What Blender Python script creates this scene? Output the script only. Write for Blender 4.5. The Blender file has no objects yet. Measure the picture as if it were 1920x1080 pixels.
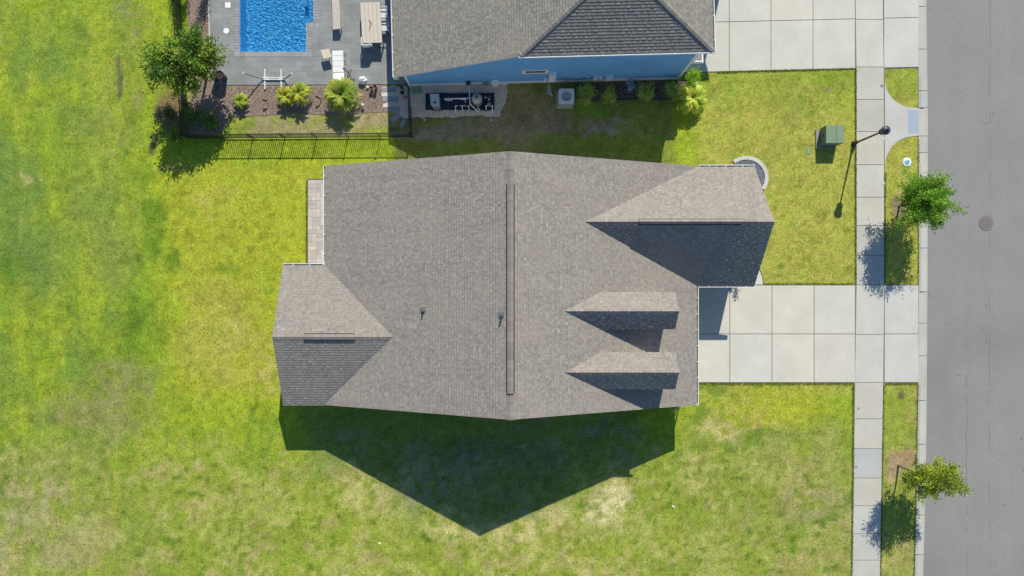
import bpy, bmesh, math, random
import numpy as np
from mathutils import Vector, Matrix
R = math.radians
H = 37.6            # camera height, metres
S = 34.0            # photo pixels per metre on the ground
sc = bpy.context.scene
col = sc.collection

# ------------------------------------------------------------------ camera, sky, sun
cam_d = bpy.data.cameras.new('camera')
cam_d.sensor_width = 36.0
cam_d.lens = 36.0 * H * S / 1920.0
cam_d.clip_end = 2000
cam = bpy.data.objects.new('camera', cam_d)
cam.location = (0, 0, H)
col.objects.link(cam)
sc.camera = cam

SUNV = Vector((0.266, 1.185, 1.0)).normalized()      # towards the sun
w = bpy.data.worlds.new('World'); sc.world = w; w.use_nodes = True
nt = w.node_tree
sky = nt.nodes.new('ShaderNodeTexSky'); sky.sky_type = 'NISHITA'; sky.sun_disc = False
sky.sun_elevation = math.asin(SUNV.z); sky.sun_rotation = math.atan2(SUNV.x, SUNV.y)
sky.air_density = 1.0; sky.dust_density = 0.0; sky.ozone_density = 4.0
bg = nt.nodes['Background']; bg.inputs['Strength'].default_value = 0.115
nt.links.new(sky.outputs[0], bg.inputs['Color'])
sun_d = bpy.data.lights.new('sun', 'SUN'); sun_d.energy = 4.8; sun_d.angle = R(0.5); sun_d.color = (1.0, 0.94, 0.80)
sun = bpy.data.objects.new('sun', sun_d); sun.location = (10, 30, 30)
sun.rotation_euler = (-SUNV).to_track_quat('-Z', 'Y').to_euler()
col.objects.link(sun)
sc.view_settings.view_transform = 'Standard'; sc.view_settings.look = 'None'
sc.view_settings.gamma = 1.0; sc.view_settings.exposure = 0.22

# ------------------------------------------------------------------ helpers
def P(px, py, z=0.0):
    """photo pixel seen at height z -> point in the place"""
    k = (H - z) / H / S
    return Vector(((px - 960) * k, (540 - py) * k, z))

def nodes_of(m):
    m.use_nodes = True
    return m.node_tree, m.node_tree.nodes['Principled BSDF']

def N(nt, kind, **kw):
    n = nt.nodes.new(kind)
    for k, v in kw.items():
        if k.startswith('i_'):
            key = k[2:]
            key = int(key) if key.isdigit() else key.replace('_', ' ')
            n.inputs[key].default_value = v
        else:
            setattr(n, k, v)
    return n

def math_(nt, op, a, b=None, c=None):
    n = nt.nodes.new('ShaderNodeMath'); n.operation = op
    for i, v in enumerate((a, b, c)):
        if v is None: continue
        if isinstance(v, (int, float)): n.inputs[i].default_value = v
        else: nt.links.new(v, n.inputs[i])
    return n.outputs[0]

def mixc(nt, f, a, b, mode='MIX'):
    n = nt.nodes.new('ShaderNodeMix'); n.data_type = 'RGBA'; n.blend_type = mode
    for i, v in ((0, f), (6, a), (7, b)):
        if isinstance(v, (int, float)): n.inputs[i].default_value = v
        elif isinstance(v, tuple): n.inputs[i].default_value = (*v[:3], 1)
        else: nt.links.new(v, n.inputs[i])
    return n.outputs[2]

def noise(nt, vec, scale, detail=4, rough=0.55):
    n = N(nt, 'ShaderNodeTexNoise', i_Scale=scale, i_Detail=detail, i_Roughness=rough)
    nt.links.new(vec, n.inputs['Vector'])
    return n.outputs['Fac']

def maprange(nt, v, a, b, c, d):
    n = N(nt, 'ShaderNodeMapRange'); n.inputs[1].default_value = a; n.inputs[2].default_value = b
    n.inputs[3].default_value = c; n.inputs[4].default_value = d
    nt.links.new(v, n.inputs[0]); return n.outputs[0]

def coords(nt):
    g = nt.nodes.new('ShaderNodeNewGeometry'); return g.outputs['Position']

def bump(nt, b, h, strength, dist):
    n = N(nt, 'ShaderNodeBump'); n.inputs['Strength'].default_value = strength; n.inputs['Distance'].default_value = dist
    nt.links.new(h, n.inputs['Height']); nt.links.new(n.outputs[0], b.inputs['Normal'])

def vmat(name, rough=0.7, amp=0.12, scale=6.0, fine=60.0, famp=0.06, metal=0.0, bmp=0.0, trans=0.0, spec=0.5):
    """material whose colour is the object's own paint (per-face colour) broken up by noise"""
    m = bpy.data.materials.new(name); nt, b = nodes_of(m)
    at = N(nt, 'ShaderNodeAttribute', attribute_name='Col')
    pos = coords(nt)
    n1 = noise(nt, pos, scale); n2 = noise(nt, pos, fine, 2)
    f = math_(nt, 'ADD', maprange(nt, n1, .25, .75, 1 - amp, 1 + amp), maprange(nt, n2, .25, .75, -famp, famp))
    vm = N(nt, 'ShaderNodeVectorMath', operation='SCALE')
    nt.links.new(at.outputs['Color'], vm.inputs[0]); nt.links.new(f, vm.inputs['Scale'])
    nt.links.new(vm.outputs[0], b.inputs['Base Color'])
    b.inputs['Roughness'].default_value = rough; b.inputs['Metallic'].default_value = metal
    b.inputs['Specular IOR Level'].default_value = spec
    if bmp: bump(nt, b, n2, 1.0, bmp)
    if trans:
        out = nt.nodes['Material Output']
        t = N(nt, 'ShaderNodeBsdfTranslucent'); mx = N(nt, 'ShaderNodeMixShader'); mx.inputs[0].default_value = trans
        nt.links.new(vm.outputs[0], t.inputs['Color'])
        nt.links.new(b.outputs[0], mx.inputs[1]); nt.links.new(t.outputs[0], mx.inputs[2])
        nt.links.new(mx.outputs[0], out.inputs['Surface'])
    return m

M = {}
M['paint'] = vmat('paint', .55, .05, 1.5, 30, .03)
M['plastic'] = vmat('plastic', .4, .04, 3, 40, .02)
M['metal'] = vmat('metal', .35, .06, 4, 50, .03, metal=.7)
M['wood'] = vmat('wood', .6, .10, 8, 60, .06)
M['concrete'] = vmat('concrete', .85, .085, .7, 11, .05, bmp=.003)
M['stone'] = vmat('stone', .85, .10, 3, 30, .10, bmp=.004)
M['fabric'] = vmat('fabric', .9, .04, 5, 80, .03)
M['leaf'] = vmat('leaf', .5, .12, 2.5, 20, .10, trans=.36, spec=.35)
M['bark'] = vmat('bark', .9, .2, 10, 60, .15, bmp=.01)
M['iron'] = vmat('iron', .4, .05, 4, 40, .02)

def siding_mat():
    m = bpy.data.materials.new('lap_siding'); nt, b = nodes_of(m)
    at = N(nt, 'ShaderNodeAttribute', attribute_name='Col'); pos = coords(nt)
    sp = N(nt, 'ShaderNodeSeparateXYZ'); nt.links.new(pos, sp.inputs[0])
    fr = math_(nt, 'FRACT', math_(nt, 'DIVIDE', sp.outputs[2], 0.17))
    n1 = noise(nt, pos, 1.2)
    vm = N(nt, 'ShaderNodeVectorMath', operation='SCALE')
    nt.links.new(at.outputs['Color'], vm.inputs[0]); nt.links.new(maprange(nt, n1, .3, .7, .93, 1.07), vm.inputs['Scale'])
    nt.links.new(vm.outputs[0], b.inputs['Base Color']); b.inputs['Roughness'].default_value = .6
    bump(nt, b, math_(nt, 'SUBTRACT', 1.0, fr), .9, .018)
    return m
M['siding'] = siding_mat()

def shingle_mat(name, dark, light, warm):
    m = bpy.data.materials.new(name); nt, b = nodes_of(m)
    uv = N(nt, 'ShaderNodeUVMap'); sp = N(nt, 'ShaderNodeSeparateXYZ'); nt.links.new(uv.outputs[0], sp.inputs[0])
    row = math_(nt, 'FLOOR', math_(nt, 'ADD', math_(nt, 'DIVIDE', sp.outputs[1], 0.143), 0.02))
    wr = N(nt, 'ShaderNodeTexWhiteNoise', noise_dimensions='1D'); nt.links.new(row, wr.inputs['W'])
    u1 = math_(nt, 'ADD', math_(nt, 'DIVIDE', sp.outputs[0], 0.125), math_(nt, 'MULTIPLY', wr.outputs[0], 37.0))
    cx = N(nt, 'ShaderNodeCombineXYZ'); nt.links.new(math_(nt, 'FLOOR', u1), cx.inputs[0]); nt.links.new(row, cx.inputs[1])
    w1 = N(nt, 'ShaderNodeTexWhiteNoise', noise_dimensions='2D'); nt.links.new(cx.outputs[0], w1.inputs['Vector'])
    u2 = math_(nt, 'ADD', math_(nt, 'DIVIDE', sp.outputs[0], 0.33), math_(nt, 'MULTIPLY', wr.outputs[0], 11.0))
    c2 = N(nt, 'ShaderNodeCombineXYZ'); nt.links.new(math_(nt, 'FLOOR', u2), c2.inputs[0]); nt.links.new(row, c2.inputs[1])
    w2 = N(nt, 'ShaderNodeTexWhiteNoise', noise_dimensions='2D'); nt.links.new(c2.outputs[0], w2.inputs['Vector'])
    pos = coords(nt)
    big = noise(nt, pos, .55, 3); mid = noise(nt, pos, 3.5, 3); gr = noise(nt, pos, 45, 2)
    f = math_(nt, 'ADD', math_(nt, 'MULTIPLY', w1.outputs[0], .55), math_(nt, 'MULTIPLY', w2.outputs[0], .18))
    f = math_(nt, 'ADD', f, math_(nt, 'MULTIPLY', mid, .14))
    c = mixc(nt, f, dark, light)
    c = mixc(nt, maprange(nt, big, .40, .64, 0, .55), c, mixc(nt, f, tuple(a * .9 for a in warm), warm))
    mp = N(nt, 'ShaderNodeMapping'); mp.inputs['Scale'].default_value = (1.6, .16, 1); nt.links.new(uv.outputs[0], mp.inputs[0])
    c = mixc(nt, 1.0, c, mixc(nt, maprange(nt, noise(nt, mp.outputs[0], 1.0, 4, .65), .35, .65, 0, 1), (.92, .92, .93), (1.06, 1.055, 1.04)), 'MULTIPLY')
    c = mixc(nt, 1.0, c, mixc(nt, gr, (.82, .82, .82), (1.18, 1.18, 1.18)), 'MULTIPLY')
    nt.links.new(c, b.inputs['Base Color']); b.inputs['Roughness'].default_value = .9
    b.inputs['Specular IOR Level'].default_value = .2
    fr = math_(nt, 'FRACT', math_(nt, 'ADD', math_(nt, 'DIVIDE', sp.outputs[1], 0.143), 0.02))
    c = mixc(nt, maprange(nt, fr, .10, .30, .5, 0), c, (.10, .09, .08)); nt.links.new(c, b.inputs['Base Color'])
    bump(nt, b, math_(nt, 'ADD', w1.outputs[0], gr), .5, .006)
    return m
M['shingle'] = shingle_mat('grey_shingle', (.20, .184, .164), (.365, .34, .302), (.325, .282, .245))
M['shingle_cap'] = shingle_mat('cap_shingle', (.19, .165, .148), (.34, .30, .272), (.29, .245, .215))
M['vent_cap'] = shingle_mat('vent_cap', (.20, .172, .155), (.33, .288, .26), (.28, .235, .205))
M['shingle_warm'] = shingle_mat('taupe_shingle', (.165, .155, .135), (.345, .328, .285), (.29, .265, .225))

class MB:
    def __init__(s): s.v = []; s.f = []; s.c = []; s.m = []; s.uv = {}; s.mi = 0; s.col = (.5, .5, .5); s.T = None
    def vert(s, p):
        p = Vector(p)
        if s.T is not None: p = s.T @ p
        s.v.append(p); return len(s.v) - 1
    def face(s, pts, c=None, uv=None, m=None):
        ids = [s.vert(p) for p in pts]
        s.f.append(ids); s.c.append(c or s.col); s.m.append(s.mi if m is None else m)
        if uv is not None: s.uv[len(s.f) - 1] = uv
        return ids
    def faces(s, verts, faces, c=None, m=None):
        o = len(s.v)
        for p in verts: s.vert(p)
        for f in faces:
            s.f.append([o + i for i in f]); s.c.append(c or s.col); s.m.append(s.mi if m is None else m)
    def prism(s, poly, z0, z1, c=None, m=None):
        n = len(poly)
        zz0 = z0 if hasattr(z0, '__len__') else [z0] * n; zz1 = z1 if hasattr(z1, '__len__') else [z1] * n
        vs = [(p[0], p[1], zz0[i]) for i, p in enumerate(poly)] + [(p[0], p[1], zz1[i]) for i, p in enumerate(poly)]
        a = sum(poly[i][0] * poly[(i + 1) % n][1] - poly[(i + 1) % n][0] * poly[i][1] for i in range(n))
        fs = [list(range(n))[::-1], list(range(n, 2 * n))] + [[i, (i + 1) % n, (i + 1) % n + n, i + n] for i in range(n)]
        if a < 0: fs = [f[::-1] for f in fs]
        s.faces(vs, fs, c, m)
    def box(s, x0, x1, y0, y1, z0, z1, c=None, bev=0.0, m=None):
        if bev <= 0:
            s.prism([(x0, y0), (x1, y0), (x1, y1), (x0, y1)], z0, z1, c, m); return
        b = bev
        vs = []
        for z, i in ((z0, b), (z0 + b, 0), (z1 - b, 0), (z1, b)):
            vs += [(x0 + i, y0 + i, z), (x1 - i, y0 + i, z), (x1 - i, y1 - i, z), (x0 + i, y1 - i, z)]
        fs = [[3, 2, 1, 0], [12, 13, 14, 15]]
        for r in range(3):
            for k in range(4):
                fs.append([r * 4 + k, r * 4 + (k + 1) % 4, r * 4 + 4 + (k + 1) % 4, r * 4 + 4 + k])
        s.faces(vs, fs, c, m)
    def tube(s, pts, r, seg=8, c=None, cap=True, m=None):
        pts = [Vector(p) for p in pts]; n = len(pts)
        rr = r if hasattr(r, '__len__') else [r] * n
        vs = []; up = None
        for i in range(n):
            d = (pts[min(i + 1, n - 1)] - pts[max(i - 1, 0)]).normalized()
            if up is None:
                up = Vector((0, 0, 1)) if abs(d.z) < .9 else Vector((1, 0, 0))
            a = d.cross(up)
            if a.length < 1e-4: a = d.cross(Vector((0, 1, 0)))
            a.normalize(); b = a.cross(d).normalized(); up = b
            for k in range(seg):
                t = 2 * math.pi * k / seg
                vs.append(pts[i] + (a * math.cos(t) + b * math.sin(t)) * rr[i])
        fs = []
        for i in range(n - 1):
            for k in range(seg):
                fs.append([i * seg + k, (i + 1) * seg + k, (i + 1) * seg + (k + 1) % seg, i * seg + (k + 1) % seg][::-1])
        if cap:
            fs.append(list(range(seg))); fs.append([(n - 1) * seg + k for k in range(seg)][::-1])
        s.faces(vs, [f[::-1] for f in fs], c, m)
    def lathe(s, cx, cy, prof, seg=24, c=None, m=None):
        """prof: list of (r, z) from bottom to top"""
        vs = []
        for r, z in prof:
            for k in range(seg):
                t = 2 * math.pi * k / seg
                vs.append((cx + r * math.cos(t), cy + r * math.sin(t), z))
        fs = []
        n = len(prof)
        for i in range(n - 1):
            for k in range(seg):
                fs.append([i * seg + k, i * seg + (k + 1) % seg, (i + 1) * seg + (k + 1) % seg, (i + 1) * seg + k])
        fs.append(list(range(seg))[::-1]); fs.append([(n - 1) * seg + k for k in range(seg)])
        s.faces(vs, fs, c, m)
    def build(s, name, mats, parent=None, loc=None, smooth=False):
        root = Vector((0, 0, 0))
        if parent is not None: root = Vector(parent['_root'])
        elif loc is not None: root = Vector(loc)
        me = bpy.data.meshes.new(name)
        me.from_pydata([tuple(p - root) for p in s.v], [], s.f)
        mats = mats if isinstance(mats, (list, tuple)) else [mats]
        for mt in mats: me.materials.append(M[mt] if isinstance(mt, str) else mt)
        me.polygons.foreach_set('material_index', s.m)
        ca = me.color_attributes.new('Col', 'FLOAT_COLOR', 'CORNER')
        arr = []
        for p, c in zip(s.f, s.c): arr += [c[0], c[1], c[2], 1.0] * len(p)
        ca.data.foreach_set('color', arr)
        if s.uv:
            ul = me.uv_layers.new(name='UVMap'); a = []
            for i, p in enumerate(s.f):
                q = s.uv.get(i)
                for k in range(len(p)): a += list(q[k]) if q else [0, 0]
            ul.data.foreach_set('uv', a)
        if smooth: me.polygons.foreach_set('use_smooth', [True] * len(me.polygons))
        me.update()
        o = bpy.data.objects.new(name, me); col.objects.link(o)
        if parent is not None: o.parent = parent
        else: o.location = root
        o['_root'] = list(root)
        return o

ALL = []
def thing(name, label, cat, loc, group=None):
    o = bpy.data.objects.new(name, None); col.objects.link(o); o.location = loc; o.empty_display_size = .3
    o['label'] = label; o['category'] = cat; o['_root'] = list(loc)
    if group: o['group'] = group
    return o
def tag(o, label, cat, group=None):
    o['label'] = label; o['category'] = cat
    if group: o['group'] = group
    return o
def struct(o, kind='structure', label=None):
    o['kind'] = kind
    if label: o['label'] = label
    return o

def oriented(mb, origin, ang):
    mb.T = Matrix.Translation(Vector(origin)) @ Matrix.Rotation(ang, 4, 'Z')

rng = random.Random(7)
nrng = np.random.RandomState(5)
WHITE = (.74, .74, .73)

# ------------------------------------------------------------------ value noise for planting / ground cover
def vnoise(X, Y, scale, seed):
    r = np.random.RandomState(seed); L = r.rand(256, 256)
    x = X / scale + 1000; y = Y / scale + 1000
    xi = np.floor(x).astype(int); yi = np.floor(y).astype(int); fx = x - xi; fy = y - yi
    fx = fx * fx * (3 - 2 * fx); fy = fy * fy * (3 - 2 * fy)
    g = lambda a, b: L[a % 256, b % 256]
    return (g(xi, yi) * (1 - fx) * (1 - fy) + g(xi + 1, yi) * fx * (1 - fy) + g(xi, yi + 1) * (1 - fx) * fy + g(xi + 1, yi + 1) * fx * fy)
def fbm(X, Y, scale, seed, oct=4):
    s = 0; a = 1; t = 0
    for i in range(oct):
        s = s + a * vnoise(X, Y, scale / 2 ** i, seed + i); t += a; a *= .55
    return s / t

# ------------------------------------------------------------------ ground: one sheet
def build_ground():
    def axis(lo, hi, step, far):
        a = list(np.arange(lo, hi, step)); o1 = [-far, -far * .5, -200, -120, -80, -60, -45, lo - 8, lo - 4, lo - 2, lo - 1]
        o2 = [hi + 1, hi + 2, hi + 4, hi + 8, 45, 60, 80, 120, 200, far * .5, far]
        return np.array([x for x in o1 if x < lo - .5] + a + [x for x in o2 if x > hi + .3])
    xs = axis(-29.2, 30.0, .13, 900); ys = axis(-17.5, 17.5, .13, 900)
    X, Y = np.meshgrid(xs, ys)
    px = 960 + X * S; py = 540 - Y * S           # photo pixels on the ground plane
    n_big = fbm(px, py, 150, 11); n_mid = fbm(px, py, 42, 23); n_sm = fbm(px, py, 14, 37, 3); n_med2 = fbm(px, py, 75, 53)
    wx = (fbm(px, py, 60, 71) - .5) * 70; wy = (fbm(px, py, 60, 83) - .5) * 70
    wx2 = (fbm(px, py, 18, 91) - .5) * 30; wy2 = (fbm(px, py, 18, 97) - .5) * 30
    qx = px + wx + wx2; qy = py + wy + wy2
    C = np.zeros(X.shape + (3,))
    def c(*a): return np.array(a)
    lime = c(.305, .375, .026); yel = c(.375, .385, .034); grn = c(.190, .290, .024); dgr = c(.10, .185, .018)
    olive = c(.275, .290, .065); straw = c(.48, .42, .17); brown = c(.26, .20, .095); dirt = c(.25, .205, .145)
    def lay(mask, colr):
        m = np.clip(mask, 0, 1)[..., None]; C[:] = C * (1 - m) + colr * m
    C[:] = lime
    sm = lambda v, a, b: np.clip((v - a) / (b - a), 0, 1) ** 2 * (3 - 2 * np.clip((v - a) / (b - a), 0, 1))
    lay(sm(n_big, .38, .66) * .45, grn)
    # left lawn is greener, the strip by the house is yellow, the bottom is duller
    left = 1 - sm(qx, 215, 300)
    lay(left * .32, grn); lay(left * sm(n_med2, .46, .66) * .62, c(.16, .235, .042)); lay(left * sm(n_mid, .58, .74) * .35, dgr)
    lay(sm(qx, 270, 360) * (1 - sm(qx, 560, 700)) * (1 - sm(qy, 690, 790)) * sm(qy, 280, 340) * .72, yel)
    lay(sm(qy, 790, 900) * .5, olive)
    lay(sm(qy, 800, 900) * sm(n_mid, .5, .66) * .5, c(.31, .34, .05))
    right = sm(px, 1290, 1330) * (1 - sm(py, 720, 760))
    lay(right * .62, c(.40,.345,.09)); lay(right * (1 - sm(qy, 150, 240)) * .4, grn)
    lay(sm(px, 1250, 1300) * sm(py, 740, 800) * .35, olive)
    lay(sm(n_mid, .60, .78) * .30, grn)
    lay(sm(n_sm, .60, .80) * .16, dgr)
    def spot(x, y, rx, ry, colr, s=1.0, soft=.45, tex=None, warp=1.0):
        ux = px + (qx - px) * warp; uy = py + (qy - py) * warp
        d = np.sqrt(((ux - x) / rx) ** 2 + ((uy - y) / ry) ** 2)
        m = (1 - sm(d, 1 - soft, 1 + soft)) * s
        if tex is not None: m = m * tex
        lay(m, colr)
    t1 = sm(n_sm, .32, .62); t2 = sm(n_mid, .35, .62)
    n_f = fbm(px, py, 10, 131, 2); streak = fbm(px, py * .14, 20, 141, 3); n_w = fbm(px, py, 28, 151, 3)
    lay(left * sm(streak, .50, .68) * .45, c(.205, .265, .042)); lay(left * sm(1 - streak, .52, .7) * .4, c(.36, .40, .04))
    lay(left * sm(n_w, .52, .66) * sm(n_f, .35, .6) * .5, c(.13, .215, .03))
    lay((1 - left) * sm(n_w, .55, .7) * sm(n_f, .35, .6) * .28, grn)
    lay(sm(qy, 780, 880) * sm(n_w, .48, .64) * sm(n_f, .3, .6) * .45, c(.40, .36, .13))
    lay(sm(qy, 780, 880) * sm(1 - n_w, .50, .66) * sm(n_f, .3, .6) * .45, grn)
    n_w2 = fbm(px, py, 13, 171, 2); n_t = fbm(px, py, 34, 181, 3)
    lay(sm(n_w2, .70, .80) * (.35 + .4 * sm(qy, 780, 860)), dgr)
    lay(sm(qy, 770, 880) * sm(n_t, .56, .70) * sm(n_f, .3, .55) * .55, c(.36, .29, .13))
    lay(sm(n_t, .60, .75) * sm(n_f, .35, .6) * .22, c(.40, .34, .10))
    # --- the left field
    spot(255, 600, 26, 95, grn, .85); spot(250, 575, 16, 50, dgr, .5); spot(240, 650, 18, 50, dgr, .35)
    spot(225, 725, 60, 55, c(.225, .215, .08), .85, .5, .35 + .65 * t1); spot(200, 780, 105, 40, c(.27, .255, .085), .7, .5, .3 + .7 * t1); spot(130, 775, 60, 30, brown, .3, .5, t2)
    spot(75, 915, 62, 32, c(.33, .285, .135), .8, .5, t1); spot(110, 870, 80, 30, olive, .4)
    spot(50, 1010, 130, 65, c(.36, .33, .15), .8, .5, t2); spot(180, 1020, 130, 60, c(.34, .31, .10), .4, .5, t2)
    spot(20, 380, 40, 130, c(.13, .21, .05), .55); spot(75, 480, 55, 60, c(.13, .20, .05), .5); spot(20, 510, 30, 30, dgr, .6)
    spot(90, 120, 60, 100, c(.15, .25, .045), .5, .6, t2); spot(40, 340, 24, 12, straw, .5, .5, t1)
    spot(180, 330, 60, 180, c(.22, .27, .06), .3, .6); spot(215, 480, 36, 60, c(.20, .22, .07), .4, .6)
    spot(330, 480, 22, 22, dgr, .6); spot(338, 478, 12, 16, dgr, .5); spot(435, 505, 16, 18, dgr, .45); spot(285, 420, 18, 60, grn, .7); spot(288, 440, 12, 30, dgr, .5)
    spot(243, 480, 22, 16, dgr, .6); spot(290, 385, 26, 14, dgr, .5); spot(270, 335, 30, 14, dgr, .45)
    spot(620, 0, 1, 1, grn, 0)
    spot(410, 620, 70, 110, c(.40, .34, .08), .45, .6, t2); spot(430, 640, 30, 50, straw, .25, .6, t1); spot(470, 660, 40, 60, c(.41, .34, .09), .4, .5, t1)
    spot(500, 700, 30, 45, c(.38, .31, .12), .35, .5, t1)
    spot(345, 812, 60, 16, dgr, .5, .5, t1); spot(455, 865, 46, 20, grn, .6); spot(480, 815, 50, 22, grn, .6); spot(495, 800, 22, 16, dgr, .4, .5, t1)
    spot(470, 780, 8, 24, dgr, .5, .4); spot(300, 632, 14, 22, dgr, .5)
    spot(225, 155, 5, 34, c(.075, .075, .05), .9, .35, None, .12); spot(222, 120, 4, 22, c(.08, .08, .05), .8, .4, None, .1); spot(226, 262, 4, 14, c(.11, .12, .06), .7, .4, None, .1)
    spot(240, 20, 28, 34, c(.23, .20, .10), .6, .5, t1); spot(262, 50, 22, 70, c(.25, .24, .08), .5, .5, t1)
    spot(205, 200, 22, 150, c(.33, .32, .07), .35, .6, t1)
    spot(318, 215, 27, 40, c(.20, .13, .075), .9, .35); spot(290, 150, 24, 30, c(.23, .16, .08), .55, .5, t1); spot(255, 195, 10, 16, brown, .5)
    spot(330, 315, 22, 12, c(.22, .17, .09), .6); spot(288, 270, 12, 14, c(.06, .075, .05), .6, .4); spot(250, 395, 8, 10, brown, .4)
    spot(405, 380, 30, 22, c(.42, .33, .12), .35, .5, t1); spot(245, 278, 8, 5, dgr, .7, .4)
    # --- bottom and right lawns, with their dry places
    spot(740, 890, 95, 34, straw, .75, .55, t1); spot(700, 935, 90, 30, straw, .5, .55, t1); spot(850, 985, 60, 30, straw, .8, .5, t1)
    spot(960, 1010, 85, 38, straw, .85, .5, t1); spot(1045, 960, 32, 42, straw, .9, .5, t1); spot(1140, 945, 46, 42, c(.60, .54, .27), .8, .35, sm(n_sm, .25, .5))
    spot(1080, 1060, 40, 18, straw, .45, .5, t1); spot(1120, 1000, 50, 30, c(.36, .34, .13), .35)
    spot(640, 1070, 60, 26, straw, .35, .5, t1); spot(560, 900, 60, 30, c(.35, .30, .12), .35, .5, t1)
    spot(1390, 785, 75, 32, c(.40, .32, .12), .8, .5, t1); spot(1345, 812, 50, 13, straw, .8, .4, t1); spot(1450, 760, 90, 30, yel, .6)
    spot(1420, 822, 70, 14, dgr, .6, .5, t1); spot(1330, 824, 60, 9, dgr, .55, .5, t1); spot(1430, 815, 26, 14, dgr, .6); spot(1600, 850, 12, 30, grn, .5)
    spot(1300, 880, 20, 50, straw, .38, .5, t1); spot(1325, 860, 30, 12, straw, .4, .5, t1); spot(1545, 820, 24, 16, straw, .35, .5, t1)
    spot(1500, 920, 46, 44, c(.34, .30, .13), .75, .5, t1); spot(1530, 955, 66, 50, c(.32, .285, .125), .7, .5, t1); spot(1595, 960, 22, 60, c(.36, .29, .13), .55, .5, t1)
    spot(1590, 932, 12, 14, dgr, .75, .4, None, .3); spot(1545, 965, 14, 12, dgr, .7, .4); spot(1500, 1000, 22, 26, grn, .6); spot(1570, 1040, 30, 36, c(.33, .28, .12), .4, .5, t1)
    spot(1495, 1065, 30, 22, c(.36, .27, .13), .5, .5, t1); spot(1440, 960, 60, 40, c(.24, .25, .07), .45, .5, t2); spot(1500, 850, 80, 40, c(.27, .27, .09), .5, .5, t2)
    spot(1305, 790, 14, 14, dgr, .6, .4); spot(1330, 735, 16, 7, dgr, .7, .4); spot(1430, 735, 40, 7, dgr, .5, .4)
    for i in range(70):
        x = nrng.uniform(1220, 1600); y = nrng.uniform(860, 1075)
        spot(x, y, nrng.uniform(2, 7), nrng.uniform(2, 6), dgr, .7, .4, None, .25)
    for i in range(60):
        x = nrng.uniform(0, 1200); y = nrng.uniform(700, 1075)
        spot(x, y, nrng.uniform(2, 6), nrng.uniform(2, 6), grn * .75, .5, .5, None, .25)
    spot(635, 968, 3, 5, dgr, 1, .3, None, 0); spot(600, 972, 3, 5, dgr, 1, .3, None, 0); spot(493, 907, 3, 6, dgr, 1, .3, None, 0)
    # park strip
    strip = sm(px, 1650, 1656)
    lay(strip * sm(py, 700, 760) * .35, olive)
    spot(1710, 790, 16, 60, c(.38, .30, .12), .5, .5, t1); spot(1690, 860, 34, 20, c(.37, .25, .14), .95, .3, None, .5)
    spot(1672, 880, 14, 26, c(.40, .29, .17), .8, .35, None, .5); spot(1700, 1040, 20, 40, c(.36, .31, .13), .5, .5, t1); spot(1690, 742, 6, 7, c(.12, .10, .06), .8, .4, None, 0)
    spot(1688, 388, 17, 22, c(.24, .17, .12), .9, .35, None, .4); spot(1698, 345, 12, 26, c(.36, .29, .14), .5, .5, t1)
    spot(1556, 168, 4, 3, c(.38, .28, .18), .9, .3, None, 0); spot(1465, 500, 5, 6, dgr, .9, .4, None, 0); spot(1462, 516, 5, 4, dgr, .8, .4, None, 0); spot(1588, 436, 5, 5, dgr, .7, .4, None, .2)
    spot(1500, 200, 60, 22, dgr, .25, .5, t1); spot(1560, 140, 60, 12, grn, .6)
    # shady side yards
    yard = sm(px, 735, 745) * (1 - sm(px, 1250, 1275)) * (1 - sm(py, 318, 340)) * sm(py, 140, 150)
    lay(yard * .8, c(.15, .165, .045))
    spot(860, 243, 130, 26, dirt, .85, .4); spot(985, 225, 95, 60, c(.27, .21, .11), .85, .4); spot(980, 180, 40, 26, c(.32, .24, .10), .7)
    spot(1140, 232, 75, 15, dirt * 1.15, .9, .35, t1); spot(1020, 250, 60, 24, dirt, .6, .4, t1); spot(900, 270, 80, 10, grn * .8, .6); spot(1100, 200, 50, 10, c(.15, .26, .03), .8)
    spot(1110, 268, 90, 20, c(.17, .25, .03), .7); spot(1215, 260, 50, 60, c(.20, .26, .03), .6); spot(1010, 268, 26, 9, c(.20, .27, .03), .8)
    sy = sm(py, 745, 775) * (1 - sm(qy, 850, 900)) * sm(qx, 540, 620) * (1 - sm(qx, 1160, 1240))  # house shadow zone: its shade is also put into the lawn colour
    lay(sy * .6, c(.10, .17, .05)); spot(900, 900, 170, 70, c(.11, .17, .055), .6, .5)  # same painted shade, carried on toward the gable's shadow tip
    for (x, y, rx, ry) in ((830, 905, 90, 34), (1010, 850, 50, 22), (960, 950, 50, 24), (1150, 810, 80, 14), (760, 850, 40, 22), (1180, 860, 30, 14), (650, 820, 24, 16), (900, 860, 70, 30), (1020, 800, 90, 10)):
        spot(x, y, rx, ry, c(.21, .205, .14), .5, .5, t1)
    # planting strip inside the fence
    inside = sm(px, 350, 356) * (1 - sm(px, 728, 734)) * (1 - sm(py, 255, 259)) * sm(py, 205, 215)
    lay(inside * .5, c(.25, .25, .07)); lay(inside * sm(n_w, .42, .6) * .8, c(.30, .25, .14)); spot(680, 235, 50, 16, c(.34, .27, .15), .8, .4, t1); spot(480, 240, 60, 10, c(.28, .24, .12), .5, .5, t1)
    spot(420, 240, 30, 8, grn, .6); spot(460, 275, 16, 14, brown, .4, .5, t1)
    spot(752, 240, 18, 10, c(.14, .12, .08), .8)
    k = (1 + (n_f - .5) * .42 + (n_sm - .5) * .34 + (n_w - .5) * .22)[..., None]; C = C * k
    Z = np.zeros(X.shape)
    road = (px > 1727) & (px < 2030); Z[road] = -.35
    pool = (px > 442) & (px < 594) & (py < 102) & (py > -262); Z[pool] = -2.6
    Z += np.where(Z == 0, (n_sm - .5) * .014, 0)
    V = np.stack([X, Y, Z], -1).reshape(-1, 3); nx = len(xs); ny = len(ys)
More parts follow.
